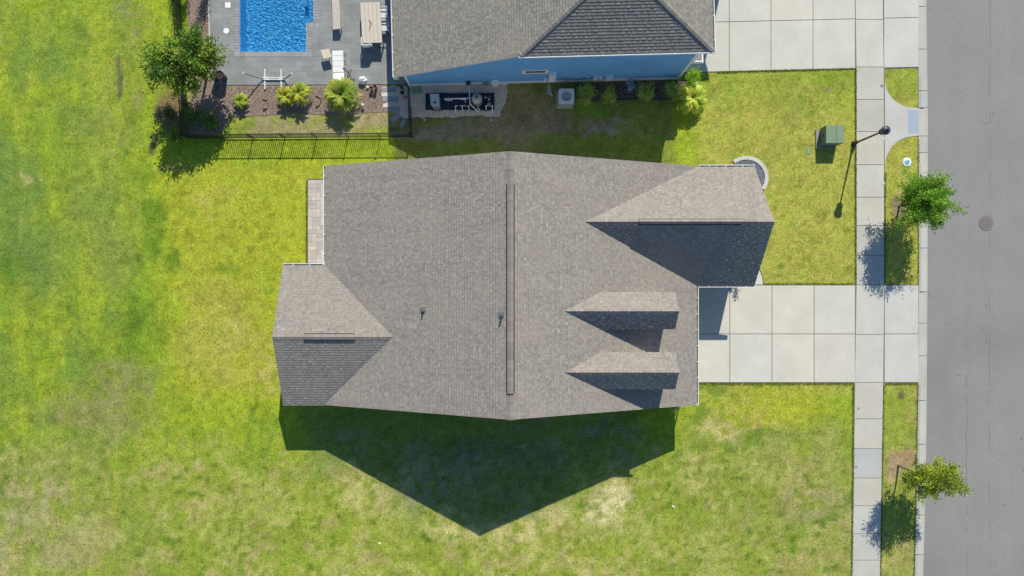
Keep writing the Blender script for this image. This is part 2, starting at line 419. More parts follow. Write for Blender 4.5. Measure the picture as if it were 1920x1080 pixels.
    idx = np.arange(nx * ny).reshape(ny, nx)
    F = np.stack([idx[:-1, :-1], idx[:-1, 1:], idx[1:, 1:], idx[1:, :-1]], -1).reshape(-1, 4)
    me = bpy.data.meshes.new('ground')
    me.vertices.add(len(V)); me.vertices.foreach_set('co', V.ravel())
    me.loops.add(F.size); me.loops.foreach_set('vertex_index', F.ravel())
    me.polygons.add(len(F)); me.polygons.foreach_set('loop_start', np.arange(0, F.size, 4)); me.polygons.foreach_set('loop_total', np.full(len(F), 4))
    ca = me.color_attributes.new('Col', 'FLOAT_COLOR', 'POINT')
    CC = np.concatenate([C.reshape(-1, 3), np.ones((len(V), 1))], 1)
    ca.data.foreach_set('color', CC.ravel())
    me.update(calc_edges=True); me.validate()
    m = bpy.data.materials.new('lawn'); nt, b = nodes_of(m)
    at = N(nt, 'ShaderNodeAttribute', attribute_name='Col'); pos = coords(nt)
    a1 = noise(nt, pos, 2.6, 4, .65); a2 = noise(nt, pos, 8.5, 4, .75); a3 = noise(nt, pos, 34, 3, .7)
    f = math_(nt, 'MULTIPLY', maprange(nt, a1, .3, .7, .82, 1.16), maprange(nt, a2, .36, .64, .70, 1.25))
    f = math_(nt, 'MULTIPLY', f, maprange(nt, a3, .34, .66, .62, 1.38))
    hue = mixc(nt, maprange(nt, noise(nt, pos, 7, 3, .7), .38, .62, 0, 1), (.84, 1.03, .80), (1.14, .98, 1.25))
    cc = mixc(nt, 1.0, at.outputs['Color'], hue, 'MULTIPLY')
    vm = N(nt, 'ShaderNodeVectorMath', operation='SCALE'); nt.links.new(cc, vm.inputs[0]); nt.links.new(f, vm.inputs['Scale'])
    nt.links.new(vm.outputs[0], b.inputs['Base Color']); b.inputs['Roughness'].default_value = .95; b.inputs['Specular IOR Level'].default_value = .1
    bump(nt, b, math_(nt, 'ADD', math_(nt, 'MULTIPLY', a2, .8), a3), .6, .035)
    me.materials.append(m)
    o = bpy.data.objects.new('ground', me); col.objects.link(o); struct(o, label='mottled lime green lawn with dry straw patches')
build_ground()

# ------------------------------------------------------------------ road, kerb, pavements
def edge(tab, y):
    for (y0, x0), (y1, x1) in zip(tab, tab[1:]):
        if y <= y1 or (y1, x1) == tab[-1]:
            return x0 + (x1 - x0) * (y - y0) / (y1 - y0)
KI = [(-900, 1724), (0, 1722), (540, 1723), (717, 1722), (900, 1719), (1080, 1715), (2000, 1690)]     # kerb inner edge
KO = [(-900, 1737), (0, 1736), (230, 1739), (540, 1738), (717, 1737), (900, 1735), (1080, 1730), (2000, 1706)]
WI = [(-900, 1605), (0, 1603), (130, 1605), (540, 1605), (717, 1602), (900, 1600), (1080, 1597), (2000, 1575)]
WO = [(-900, 1656), (0, 1655), (130, 1657), (540, 1658), (717, 1656), (900, 1653), (1080, 1650), (2000, 1628)]
CONC = (.475, .46, .41)
def tint(r, c=CONC, a=.035):
    k = 1 + r.uniform(-a, a); w_ = r.uniform(-.012, .012)
    return (c[0] * k + w_, c[1] * k, c[2] * k - w_)

def asphalt():
    m = bpy.data.materials.new('asphalt'); nt, b = nodes_of(m); pos = coords(nt)
    n1 = noise(nt, pos, .35, 4); n2 = noise(nt, pos, 60, 3, .7); n3 = noise(nt, pos, 18, 3, .7)
    v = N(nt, 'ShaderNodeTexVoronoi', i_Scale=28.0); nt.links.new(pos, v.inputs['Vector'])
    c = mixc(nt, n1, (.208, .205, .194), (.265, .26, .245))
    mp = N(nt, 'ShaderNodeMapping'); mp.inputs['Scale'].default_value = (1.1, .05, 1); nt.links.new(pos, mp.inputs[0])
    c = mixc(nt, maprange(nt, noise(nt, mp.outputs[0], 1.0, 2), .4, .62, 0, .35), c, (.215, .214, .212))
    f = math_(nt, 'MULTIPLY', maprange(nt, n2, .3, .7, .74, 1.26), maprange(nt, n3, .3, .7, .86, 1.14))
    vm = N(nt, 'ShaderNodeVectorMath', operation='SCALE'); nt.links.new(c, vm.inputs[0]); nt.links.new(f, vm.inputs['Scale'])
    c2 = mixc(nt, maprange(nt, v.outputs['Distance'], .04, .09, .35, 0), vm.outputs[0], (.42, .42, .40))
    v3 = N(nt, 'ShaderNodeTexVoronoi', i_Scale=.8); nt.links.new(pos, v3.inputs['Vector'])
    c2 = mixc(nt, maprange(nt, v3.outputs['Distance'], .03, .06, .55, 0), c2, (.09, .09, .09))
    n5 = noise(nt, pos, .12, 3, .6); c2 = mixc(nt, maprange(nt, n5, .56, .66, 0, .28), c2, (.16, .158, .155))
    nt.links.new(c2, b.inputs['Base Color']); b.inputs['Roughness'].default_value = .92
    bump(nt, b, n2, .4, .006); return m
M['asphalt'] = asphalt()
ysamp = [-900, -300, 0, 120, 230, 350, 450, 540, 630, 717, 800, 900, 990, 1080, 1400, 2000]
mb = MB()
for a, b_ in zip(ysamp, ysamp[1:]):
    l0 = P(edge(KO, a) - 1, a, -.062); l1 = P(edge(KO, b_) - 1, b_, -.062); r0 = P(2010, a, -.062); r1 = P(2010, b_, -.062)
    c0 = (l0 + r0) / 2 + Vector((0, 0, .09)); c1 = (l1 + r1) / 2 + Vector((0, 0, .09))
    mb.face([l1, c1, c0, l0]); mb.face([c1, r1, r0, c0])
struct(mb.build('road', 'asphalt'), label='worn grey asphalt street')
# paving seam and cracks on the road
mb = MB(); CR = (.15, .15, .15)
def crack(pts, wd, mb=mb, z=.036):
    for i in range(len(pts) - 1):
        a = Vector(pts[i]); b_ = Vector(pts[i + 1]); d = (b_ - a).normalized(); n = Vector((-d.y, d.x, 0)) * wd / 2
        def zz(p):
            xr = abs(p.x - (P(1874, 0).x)) / (P(2010, 0).x - P(1874, 0).x); return -.062 + .09 * (1 - xr) + .004
        q = [a + n, b_ + n, b_ - n, a - n]
        mb.face([(p.x, p.y, zz(p)) for p in q][::-1])
def seam(x, y0, y1, wd, jit, skip=0):
    r = random.Random(int(x)); y = y0; xx = x; pts = []
    while y < y1:
        pts.append(P(xx, y, 0)); y += r.uniform(8, 18); xx += r.uniform(-jit, jit); xx = x + (xx - x) * .8
        if skip and r.random() < skip and len(pts) > 1: crack(pts, wd); pts = [P(xx, y + 12, 0)]; y += 12
    if len(pts) > 1: crack(pts, wd)
mb.col = CR
seam(1856, -200, 470, .022, .7, .15); seam(1812, 640, 1080, .03, 1.4, .25); seam(1855, 560, 1080, .018, .8, .35)
crack([P(1742, 545), P(1745, 552), P(1741, 560)], .03); crack([P(1835, 610), P(1850, 628), P(1849, 640), P(1870, 650)], .018)
struct(mb.build('road_seam', 'stone'), label='thin dark paving seam in the asphalt')

# kerb and gutter
mb = MB()
joints = [-250, -160, -70, 12, 92, 170, 202, 255, 286, 345, 400, 465, 547, 606, 667, 751, 833, 896, 966, 1040, 1110, 1190, 1270]
for a, b_ in zip(joints, joints[1:]):
    g = .5; cc = tint(rng, (.445, .432, .385), .06); n = 3
    for i in range(n):
        ya = a + g + (b_ - a - 2 * g) * i / n; yb = a + g + (b_ - a - 2 * g) * (i + 1) / n
        drop = (200 < ya < 290) or (530 < ya < 720) or ya < 130
        prof = [(0, .03), (.30, .026 if drop else .075), (.55, 0.0 if drop else .05), (.8, -.045), (1.0, -.052)]
        if drop: prof = [(0, .03), (.3, .018), (.55, -.01), (.8, -.045), (1.0, -.052)]
        ra = [P(edge(KI, ya) + (edge(KO, ya) + 1 - edge(KI, ya)) * t, ya, z) for t, z in prof]
        rb = [P(edge(KI, yb) + (edge(KO, yb) + 1 - edge(KI, yb)) * t, yb, z) for t, z in prof]
        for k in range(len(prof) - 1):
            ck = tuple(q * (1.0, .99, .97, .93)[k] for q in cc)
            mb.face([rb[k], rb[k + 1], ra[k + 1], ra[k]], ck)
        mb.face([ra[0], (ra[0].x, ra[0].y, -.3), (rb[0].x, rb[0].y, -.3), rb[0]], cc)
    mb.face([P(edge(KI, b_), b_ + g, .02), P(edge(KO, b_), b_ + g, -.06), P(edge(KO, b_), b_ - g, -.06), P(edge(KI, b_), b_ - g, .02)], (.18, .17, .16))
struct(mb.build('kerb', 'concrete'), label='pale concrete kerb with gutter beside the street')

def slab_poly(mb, pts, z0, z1, c):
    mb.prism([(P(x, y, 0).x, P(x, y, 0).y) for x, y in pts], z0, z1, c)
SOIL = (.045, .042, .025)
# sidewalk slabs
mb = MB()
sj = [-260, -200, -140, -80, -20, 37, 126, 187, 247, 309, 370, 423, 479, 534, 627, 717, 785, 841, 896, 948, 1000, 1050, 1105, 1165, 1225]
for a, b_ in zip(sj, sj[1:]):
    g = .55
    pts = [(edge(WI, a) + .6, a + g), (edge(WO, a) - .6, a + g), (edge(WO, b_) - .6, b_ - g), (edge(WI, b_) + .6, b_ - g)]
    cc = tint(rng, (.448, .436, .382), .05)
    if b_ <= 126 or 534 <= a < 717: cc = tint(rng, (.50, .488, .435), .02)
    if a in (309, 370): cc = (.475, .455, .40)
    if a == 841: cc = (.41, .42, .40)
    slab_poly(mb, pts, -.05, .030, cc)
pts = [(edge(WI, y) - 1.2, y) for y in sj] + [(edge(WO, y) + 1.2, y) for y in sj[::-1]]
slab_poly(mb, pts, -.05, .016, (.17, .16, .14))
struct(mb.build('sidewalk', 'concrete'), label='light concrete sidewalk of jointed slabs')

# curb ramp apron with flared sides
mb = MB()
def arc(cx, cy, rx, ry, a0, a1, n=10):
    return [(cx + rx * math.cos(R(a0 + (a1 - a0) * i / n)), cy + ry * math.sin(R(a0 + (a1 - a0) * i / n))) for i in range(n + 1)]
up = arc(1712, 150, 53, 52, 180, 92)       # upper grass edge, left to right
lo = arc(1712, 312, 53, 56, 268, 180)      # lower grass edge, right to left
pts = [(1658.6, 140)] + up + [(1722, 202.5), (1722.3, 254.5)] + lo + [(1658.6, 322)]
slab_poly(mb, pts, -.05, .028, (.465, .46, .43))
slab_poly(mb, [(1702.5, 206.5), (1722.2, 206.5), (1722.2, 249.5), (1702.5, 249.5)], .02, .031, (.34, .40, .47))
domes = MB()
for i in range(7):
    for j in range(14):
        p = P(1704.5 + i * 2.7, 209 + j * 2.95, 0)
        domes.lathe(p.x, p.y, [(.014, .031), (.012, .036), (.006, .038)], 6, (.36, .42, .49))
struct(mb.build('curb_ramp', 'concrete'), label='flared concrete curb ramp with blue grey tactile panel')
o = domes.build('tactile_domes', 'plastic'); struct(o)
mb = MB()
slab_poly(mb, [(x + .0, y) for x, y in [(1657.5, 140)] + [(x - 1.2, y + 1.2) for x, y in up] + [(1722, 201), (1722, 256)] + [(x - 1.2, y - 1.2) for x, y in lo] + [(1657.5, 322)]], -.05, .012, SOIL)
struct(mb.build('soil_edge', 'stone'))

def driveway(name, xj, yj, c, label, jitter=.02, skew=0.0, first=None):
    mb = MB(); g = .6
    def py_(x, y): return y + (xj[-1] - x) * skew
    def q(x, y): return (x, py_(x, y))
    for i in range(len(xj) - 1):
        for j in range(len(yj) - 1):
            x0, x1, y0, y1 = xj[i], xj[i + 1], yj[j], yj[j + 1]
            if x0 in (1603, 1602, 1604) : continue
            cc = tint(rng, c if x1 < 1640 else (.505, .492, .44), jitter)
            slab_poly(mb, [q(x0 + g, y0 + g), q(x1 - g, y0 + g), q(x1 - g, y1 - g), q(x0 + g, y1 - g)], -.05, .034, cc)
    a, b_ = xj[0] - 1, xj[-1]
    slab_poly(mb, [q(a, yj[0] - 1.2), q(b_, yj[0] - 1.2), q(b_, yj[-1] + 1.3), q(a, yj[-1] + 1.3)], -.05, .014, (.16, .15, .12))
    struct(mb.build(name, 'concrete'), label=label)
driveway('driveway', [1290, 1368, 1447, 1526, 1603, 1657.5, 1722], [534.5, 626, 717], (.53, .508, .44), 'wide cream concrete driveway in front of the garage')
driveway('driveway', [1240, 1367, 1445, 1524, 1603, 1656.5, 1722], [-150, -55, 33, 126], (.52, .505, .44), 'concrete driveway beside the blue house', skew=.023)
# little entry walk by the driveway, mostly under the roof
mb = MB()
slab_poly(mb, [(1372, 470), (1400, 470)] + arc(1397, 533.3, 33, 45, 278, 360, 8) + [(1372, 533.4)], -.05, .026, (.56, .55, .51))
slab_poly(mb, [(1372, 468), (1401, 468)] + arc(1397, 533.3, 34.5, 47, 278, 360, 8) + [(1372, 533.3)], -.05, .013, SOIL)
struct(mb.build('path', 'concrete'), label='curved entry walk')

# ------------------------------------------------------------------ roof building
E = 0.143
def shingles(mb, poly, ou, thick=.013, cdark=(.05, .048, .046), base=0.0, tab=.007):
    """poly: planar convex list of 3D points; ou=(a,b) indices of the eave edge. Lays real overlapping courses."""
    A = Vector(poly[ou[0]]); B = Vector(poly[ou[1]])
    u = (B - A).normalized(); n = None
    for p in poly:
        q = Vector(p) - A; q = q - u * q.dot(u)
        if q.length > .2: wv = q.normalized(); break
    n = u.cross(wv)
    if n.z < 0: n = -n
    pts = [((Vector(p) - A).dot(u), (Vector(p) - A).dot(wv)) for p in poly]
    vmin = min(p[1] for p in pts); vmax = max(p[1] for p in pts)
    def clip(ps, v, keep_above):
        out = []
        for i in range(len(ps)):
            a = ps[i]; b_ = ps[(i + 1) % len(ps)]
            ia = (a[1] >= v) if keep_above else (a[1] <= v); ib = (b_[1] >= v) if keep_above else (b_[1] <= v)
            if ia: out.append(a)
            if ia != ib:
                t = (v - a[1]) / (b_[1] - a[1]); out.append((a[0] + (b_[0] - a[0]) * t, v))
        return out
    w3 = lambda p, h: A + u * p[0] + wv * p[1] + n * (h + base)
    k = 0; rt = random.Random(int(abs(A.x * 37 + A.y * 91)) + 5)
    while vmin + k * E < vmax - .003:
        v0 = vmin + k * E; v1 = min(v0 + E, vmax)
        b_ = clip(clip(pts, v0, True), v1, False); k += 1
        cl = []
        for p in b_:
            if not cl or abs(p[0] - cl[-1][0]) + abs(p[1] - cl[-1][1]) > 1e-4: cl.append(p)
        b_ = cl
        if len(b_) < 3: continue
        hh = lambda v: thick * (1 - (v - v0) / E) + .001
        f = [w3(p, hh(p[1])) for p in b_]
        nn = (f[1] - f[0]).cross(f[2] - f[0])
        uvs = [(p[0], p[1]) for p in b_]
        for i, p in enumerate(b_):
            uvs[i] = (p[0] + 50, min(max(p[1] - vmin, k * E - E + .004), k * E - .004))
        if nn.z < 0: f = f[::-1]; uvs = uvs[::-1]
        mb.face(f, uv=uvs, m=0)
        low = sorted([p for p in b_ if abs(p[1] - v0) < 1e-4])
        if len(low) >= 2:
            a, c_ = low[0], low[-1]
            mb.face([w3(a, thick + .001), w3(a, -.002), w3(c_, -.002), w3(c_, thick + .001)], cdark, m=1)
            # laminated tabs: random raised pieces on the lower part of the course
            hi_ = sorted([p for p in b_ if abs(p[1] - v1) < 1e-4])
            if len(hi_) < 2 or v1 - v0 < E * .75: continue
            lo_u = max(a[0], hi_[0][0]) + .02; hi_u = min(c_[0], hi_[-1][0]) - .02; uu = lo_u + rt.uniform(0, .3)
            while True:
                wt = rt.choice((.09, .13, .17, .24)); 
                if uu + wt > hi_u: break
                ve = min(v0 + E * .80, v1 - .02); t1_ = tab; f = [(uu, v0 - .002, t1_), (uu + wt, v0 - .002, t1_), (uu + wt - .012, ve, t1_ * .45), (uu + .012, ve, t1_ * .45)]
                q = [w3((x, y), hh(y) + t) for x, y, t in f]; ro = rt.uniform(0, 60)
                uvq = [(ro, k * E - E + .03), (ro + .1, k * E - E + .03), (ro + .1, k * E - .01), (ro, k * E - .01)]
                g = [w3((uu, v0 - .002), 0), w3((uu + wt, v0 - .002), 0)]
                qq = q; uq = uvq
                if (q[1] - q[0]).cross(q[2] - q[0]).z < 0: qq = q[::-1]; uq = uvq[::-1]
                mb.face(qq, uv=uq, m=0); mb.face([q[0], g[0], g[1], q[1]], cdark, m=1)
                uu += wt + rt.choice((.07, .12, .16, .22, .30))

def deck(mb, poly, t, c, edge_c):
    """solid roof board under the shingles (soffit below, fascia on the edges)"""
    top = [Vector(p) for p in poly]; bot = [p - Vector((0, 0, t)) for p in top]; n = len(poly)
    if (top[1] - top[0]).cross(top[2] - top[0]).z < 0: top = top[::-1]; bot = bot[::-1]
    mb.face([p - Vector((0, 0, .003)) for p in top], c); mb.face(bot[::-1], edge_c)
    for i in range(n):
        j = (i + 1) % n
        mb.face([top[i], bot[i], bot[j], top[j]], edge_c)

def caps(mb, a, b_, wd, slope_l, slope_r, thick=.02, step=.2, seed=1):
    """ridge cap shingles from a to b; slope_l / slope_r are down-slopes (dz per metre) either side"""
    a = Vector(a); b_ = Vector(b_); d = b_ - a; L = d.length; d.normalize()
    s = Vector((d.y, -d.x, 0)).normalized(); r = random.Random(seed); n = max(1, int(L / step))
    for i in range(n):
        p0 = a + d * (L * i / n); p1 = a + d * (L * (i + 1) / n + .02)
        h0 = Vector((0, 0, thick + .012)); h1 = Vector((0, 0, thick))
        k = 1 + r.uniform(-.14, .14); c = (k, k, k)
        e0 = s * wd; dl = Vector((0, 0, -slope_l * wd)); dr = Vector((0, 0, -slope_r * wd))
        uo = r.uniform(0, 40); vo = r.randint(0, 80) * E + .06
        for sg, dd in ((-1, dl), (1, dr)):
            q = [p0 + h0, p1 + h1, p1 + h1 + e0 * sg + dd, p0 + h0 + e0 * sg + dd]
            if (q[1] - q[0]).cross(q[2] - q[0]).z < 0: q = q[::-1]
            mb.face(q, uv=[(uo, vo), (uo + .1, vo), (uo + .1, vo + .05), (uo, vo + .05)], m=2)
        q = [p0 + h0 - e0 + dl, p0 + h0, p0 + h0 + e0 + dr, p0 + e0 + dr - Vector((0, 0, .01)), p0 - Vector((0, 0, .01)), p0 - e0 + dl - Vector((0, 0, .01))]
        mb.face(q, (.05, .045, .04), m=1); 
SH = lambda mat='shingle': [mat, 'paint', 'shingle_cap' if mat == 'shingle' else mat]

def gutter(name, a, b_, out, parent, wd=.115, c=WHITE, hang=1.0):
    """open K-gutter running a->b hung on the outer side 'out' (unit vector)"""
    mb = MB(); a = Vector(a); b_ = Vector(b_); o = Vector(out); d = (b_ - a).normalized(); t = .012
    def bar(o0, o1, z0, z1, cc):
        q = [a + o * o0, b_ + o * o0, b_ + o * o1, a + o * o1]
        mb.prism([(p.x, p.y) for p in q], [p.z + z0 for p in q], [p.z + z1 for p in q], cc)
    bar(.001, t, -.11, -.015, c); bar(t, wd - .03, -.11, -.095, (.22, .22, .21)); bar(wd - .03, wd, -.11, 0, c)
    L = (b_ - a).length
    k = .5
    while k < L:
        p = a + d * k
        q = [p + o * .0, p + d * .035, p + d * .035 + o * (wd - .02), p + o * (wd - .02)]
        mb.prism([(x.x, x.y) for x in q], [x.z - .018 for x in q], [x.z - .006 for x in q], c); k += hang
    for e in (a, b_):
        q = [e - d * .01, e + d * .01, e + d * .01 + o * wd, e - d * .01 + o * wd]
        mb.prism([(x.x, x.y) for x in q], [x.z - .112 for x in q], [x.z + .001 for x in q], c)
    return mb.build(name, 'paint', parent)

def ridge_vent(a, b_, wd, sl, parent, mat='shingle'):
    mb = MB(); a = Vector(a); b_ = Vector(b_); d = (b_ - a).normalized(); s = Vector((d.y, -d.x, 0)); h = .075
    for sg in (-1, 1):
        o = s * wd * sg; dz = Vector((0, 0, -sl * wd))
        q = [a + o + dz + Vector((0, 0, .01)), b_ + o + dz + Vector((0, 0, .01)), b_ + o + dz + Vector((0, 0, h)), a + o + dz + Vector((0, 0, h))]
        mb.face(q, (.03, .028, .026), m=1)
        o2 = s * (wd + .04) * sg
        q = [a + o2 + dz * 1.1 + Vector((0, 0, .02)), b_ + o2 + dz * 1.1 + Vector((0, 0, .02)), b_ + o + dz + Vector((0, 0, .03)), a + o + dz + Vector((0, 0, .03))]
        if (q[1] - q[0]).cross(q[2] - q[0]).z < 0: q = q[::-1]
        mb.face(q, (.04, .024, .018), m=1)
    for e in (a, b_):
        mb.face([e - s * wd + Vector((0, 0, -sl * wd)), e + s * wd + Vector((0, 0, -sl * wd)), e + s * wd + Vector((0, 0, h - sl * wd)), e + Vector((0, 0, h)), e - s * wd + Vector((0, 0, h - sl * wd))], (.04, .035, .03), m=1)
    caps(mb, a + Vector((0, 0, h - .015)), b_ + Vector((0, 0, h - .015)), wd - .005, sl, sl, .02, .25, 5)
    return mb.build('ridge_vent', [mat, 'paint', 'vent_cap'], parent)

def window(parent, p, u, nrm, w_, h_, z, fc=WHITE):
    """p base point on wall (x,y); u along wall; nrm outward"""
    mb = MB(); p = Vector((p[0], p[1], 0)); u = Vector((*u, 0)).normalized(); n = Vector((*nrm, 0)).normalized()
    def slab(x0, x1, z0, z1, d0, d1, c, mm):
        q = [p + u * x0 + n * d0, p + u * x1 + n * d0, p + u * x1 + n * d1, p + u * x0 + n * d1]
        mm.prism([(a.x, a.y) for a in q], z + z0, z + z1, c)
    f = .09
    slab(-w_ / 2 - f, w_ / 2 + f, h_, h_ + f, .0, .05, fc, mb); slab(-w_ / 2 - f, w_ / 2 + f, -f, 0, .0, .05, fc, mb)
    slab(-w_ / 2 - f, -w_ / 2, 0, h_, .0, .05, fc, mb); slab(w_ / 2, w_ / 2 + f, 0, h_, .0, .05, fc, mb)
    if h_ > .8: slab(-w_ / 2, w_ / 2, h_ / 2 - .02, h_ / 2 + .02, .012, .035, fc, mb)
    o = mb.build('window', 'paint', parent)
    g = MB(); slab(-w_ / 2, w_ / 2, 0, h_, -.01, .012, (.04, .05, .06), g)
    gm = g.build('pane', M['glassy'], parent); gm.parent = o
    return o
M['glassy'] = vmat('window_glass', .06, .02, 1, 10, .01, spec=.9)

# ================================================================== MAIN HOUSE (grey shingled)
HE, HR = 2.5, 6.46
def W(px, py, z): return P(px, py, z)
cxr = -2.5 / S
EW, EE = W(610, 0, HE).x, W(1306, 0, HE).x
RN, RS = W(0, 283.5, HR).y, W(0, 787, HR).y
YN, YS = RN, RS
eN = W(0, 311, HE).y; eS = W(0, 759.5, HE).y
house = thing('house', 'large grey shingled house with cross gable wings and two narrow dormers', 'house', (0, .2, 0))
slope = (HR - HE) / (EE - cxr)
slopeW = (HR - HE) / (cxr - EW)
mb = MB()
pw = [(EW, eN, HE), (EW, eS, HE), (cxr, RS, HR), (cxr, RN, HR)]
pe = [(EE, eS, HE), (EE, eN, HE), (cxr, RN, HR), (cxr, RS, HR)]
BR = (.30, .27, .25)
for p in (pw, pe):
    deck(mb, p, .14, (.1, .1, .1), (.60, .59, .56)); 
mb2 = MB()
mb.mi = 1
mb.m = [1] * len(mb.f)
for p in (pw, pe): shingles(mb, p, (0, 1))
caps(mb, (cxr, RN, HR), (cxr, RS, HR), .19, slope, slopeW, .014)
mb.build('roof', SH(), house)
ridge_vent((cxr, W(0, 345, HR).y, HR + .01), (cxr, W(0, 737, HR).y, HR + .01), .155, slope, house)

WALLC = (.42, .43, .43)
# body walls: extruded gable profiles
def gable_body(name, prof, y0, y1, axis, parent, c=WALLC):
    mb = MB(); n = len(prof)
    mk = (lambda s, t, z: (s, t, z)) if axis == 'y' else (lambda s, t, z: (t, s, z))
    A = [mk(s, y0, z) for s, z in prof]; B = [mk(s, y1, z) for s, z in prof]
    mb.face(A, c); mb.face(B[::-1], c)
    for i in range(n):
        j = (i + 1) % n; mb.face([A[i], B[i], B[j], A[j]], c)
    return mb.build(name, 'siding', parent)
ov = .3
gable_body('wall', [(EW + ov, -.05), (EE - ov, -.05), (EE - ov, HE - .15 + ov * slope), (cxr, HR - .17), (EW + ov, HE - .15 + ov * slope)], eS + .28, eN - .28, 'y', house)

# east wing (steep cross gable)
zR = 4.98
we_x_r = W(1452, 0, zR).x; we_x_e = W(1415, 0, HE).x; wex = (we_x_r + we_x_e) / 2
we_y = W(0, 416.5, zR).y; we_n = W(0, 313, HE).y; we_s = W(0, 534.5, HE).y; we_y = (we_n + we_s) / 2 * .5 + we_y * .5
s_we = (zR - HE) / (we_n - we_y); s_ws = (zR - HE) / (we_y - we_s)
xin = cxr + (HR - zR) / slope
def xm(z): return cxr + (HR - z) / slope          # where the main east slope has height z
mb = MB(); dk = MB()
pn = [(we_x_e, we_n, HE), (EE - .3, we_n, HE), (xm(HE) - .0, we_n, HE), (xin - .1, we_y, zR + .001), (we_x_r, we_y, zR)]
pn = [(we_x_e, we_n, HE), (xm(HE) - .05, we_n, HE), (xin - .05, we_y, zR), (we_x_r, we_y, zR)]
ps = [(xm(HE) - .05, we_s, HE), (we_x_e, we_s, HE), (we_x_r, we_y, zR), (xin - .05, we_y, zR)]
for p in (pn, ps): deck(mb, p, .14, (.1, .1, .1), (.60, .59, .56))
mb.m = [1] * len(mb.f)
shingles(mb, pn, (0, 1)); shingles(mb, ps, (0, 1))
caps(mb, (xin + .12, we_y, zR), (we_x_r, we_y, zR), .17, s_we, s_ws, .014, seed=3)
rf = mb.build('wing_roof', SH(), house); rf['label'] = 'steep wing roof toward the street with its far side in deep shade'
ridge_vent((W(1198, 0, zR).x, we_y, zR + .01), (W(1392, 0, zR).x, we_y, zR + .01), .12, .82, house)
gable_body('wall', [(we_s + .3, -.05), (we_n - .3, -.05), (we_n - .3, HE + .09), (we_y, zR - .2), (we_s + .3, HE + .09)], xm(HE) - 1.5, wex - .45, 'x', house)

# west wing
zW = 4.06
ww_r = W(510.5, 0, zW).x; ww_e = W(530.5, 0, HE).x; ww_n = W(0, 498, HE).y; ww_s = W(0, 757, HE).y; ww_y = (ww_n + ww_s) / 2
s_w = (zW - HE) / (ww_n - ww_y)
xmw = lambda z: cxr - (HR - z) / slopeW
mb = MB()
pn = [(xmw(HE) + .05, ww_n, HE), (ww_e, ww_n, HE), (ww_r, ww_y, zW), (xmw(zW) + .04, ww_y, zW)]
ps = [(ww_e, ww_s, HE), (xmw(HE) + .05, ww_s, HE), (xmw(zW) + .04, ww_y, zW), (ww_r, ww_y, zW)]
for p in (pn, ps): deck(mb, p, .14, (.1, .1, .1), (.60, .59, .56))
mb.m = [1] * len(mb.f)
shingles(mb, pn, (0, 1)); shingles(mb, ps, (0, 1), thick=.008)
caps(mb, (ww_r, ww_y, zW), (xmw(zW) - .05, ww_y, zW), .17, s_w, s_w, .014, seed=9)
rf = mb.build('wing_roof', SH(), house); rf['label'] = 'low wing roof on the back lawn side'
ridge_vent((W(570, 0, zW).x, ww_y, zW + .01), (W(665, 0, zW).x, ww_y, zW + .01), .14, s_w, house)
gable_body('wall', [(ww_s + .3, -.05), (ww_n - .3, -.05), (ww_n - .3, HE - .02), (ww_y, zW - .17), (ww_s + .3, HE - .02)], (ww_e + ww_r) / 2 + .28, xmw(HE) + 1.5, 'x', house)

# dormers
def dormer(yr_px, label):
    zr, ze = 5.40, 4.67
    xr = W(1273, 0, zr).x; xe = W(1266.5, 0, ze).x; y = W(0, yr_px, zr).y; hw = .885
    d = thing('dormer', '', '', (xr, y, 3.4)); del d['category']; del d['label']
    col.objects.unlink(d); bpy.data.objects.remove(d)
    mb = MB()
    pn = [(xe, y + hw, ze), (xm(ze) - .03, y + hw, ze), (xm(zr) - .02, y, zr), (xr, y, zr)]
    ps = [(xm(ze) - .03, y - hw, ze), (xe, y - hw, ze), (xr, y, zr), (xm(zr) - .02, y, zr)]
    for p in (pn, ps): deck(mb, p, .10, (.1, .1, .1), (.62, .61, .58))
    mb.m = [1] * len(mb.f)
    shingles(mb, pn, (0, 1)); shingles(mb, ps, (0, 1))
    caps(mb, (xm(zr) + .1, y, zr), (xr, y, zr), .12, .81, .81, .012, seed=int(yr_px))
    ro = mb.build('dormer', SH(), house); ro['label'] = label
    w = MB(); xf = xe - .22; wi = .14
    prof = [(y - hw + wi, 3.0), (y + hw - wi, 3.0), (y + hw - wi, ze + wi * .8 - .06), (y, zr - .13), (y - hw + wi, ze + wi * .8 - .06)]
    A = [(xf, a, z if z > 3.01 else xmz(xf) - .25) for a, z in prof]; B = [(xm(4.9), a, z) for a, z in prof]
    w.face(A, WALLC); w.face(B[::-1], WALLC)
    for i in range(5): w.face([A[i], B[i], B[(i + 1) % 5], A[(i + 1) % 5]], WALLC)
    wo = w.build('dormer_wall', 'siding', house); wo.parent = ro
    wn = window(house, (xf, y), (0, 1), (1, 0), .7, .75, xmz(xf) + .3); wn.parent = ro
xmz = lambda x: HR - (x - cxr) * slope
dormer(583.5, 'dormer nearer the middle of the roof'); dormer(698.5, 'dormer nearer the gable end')

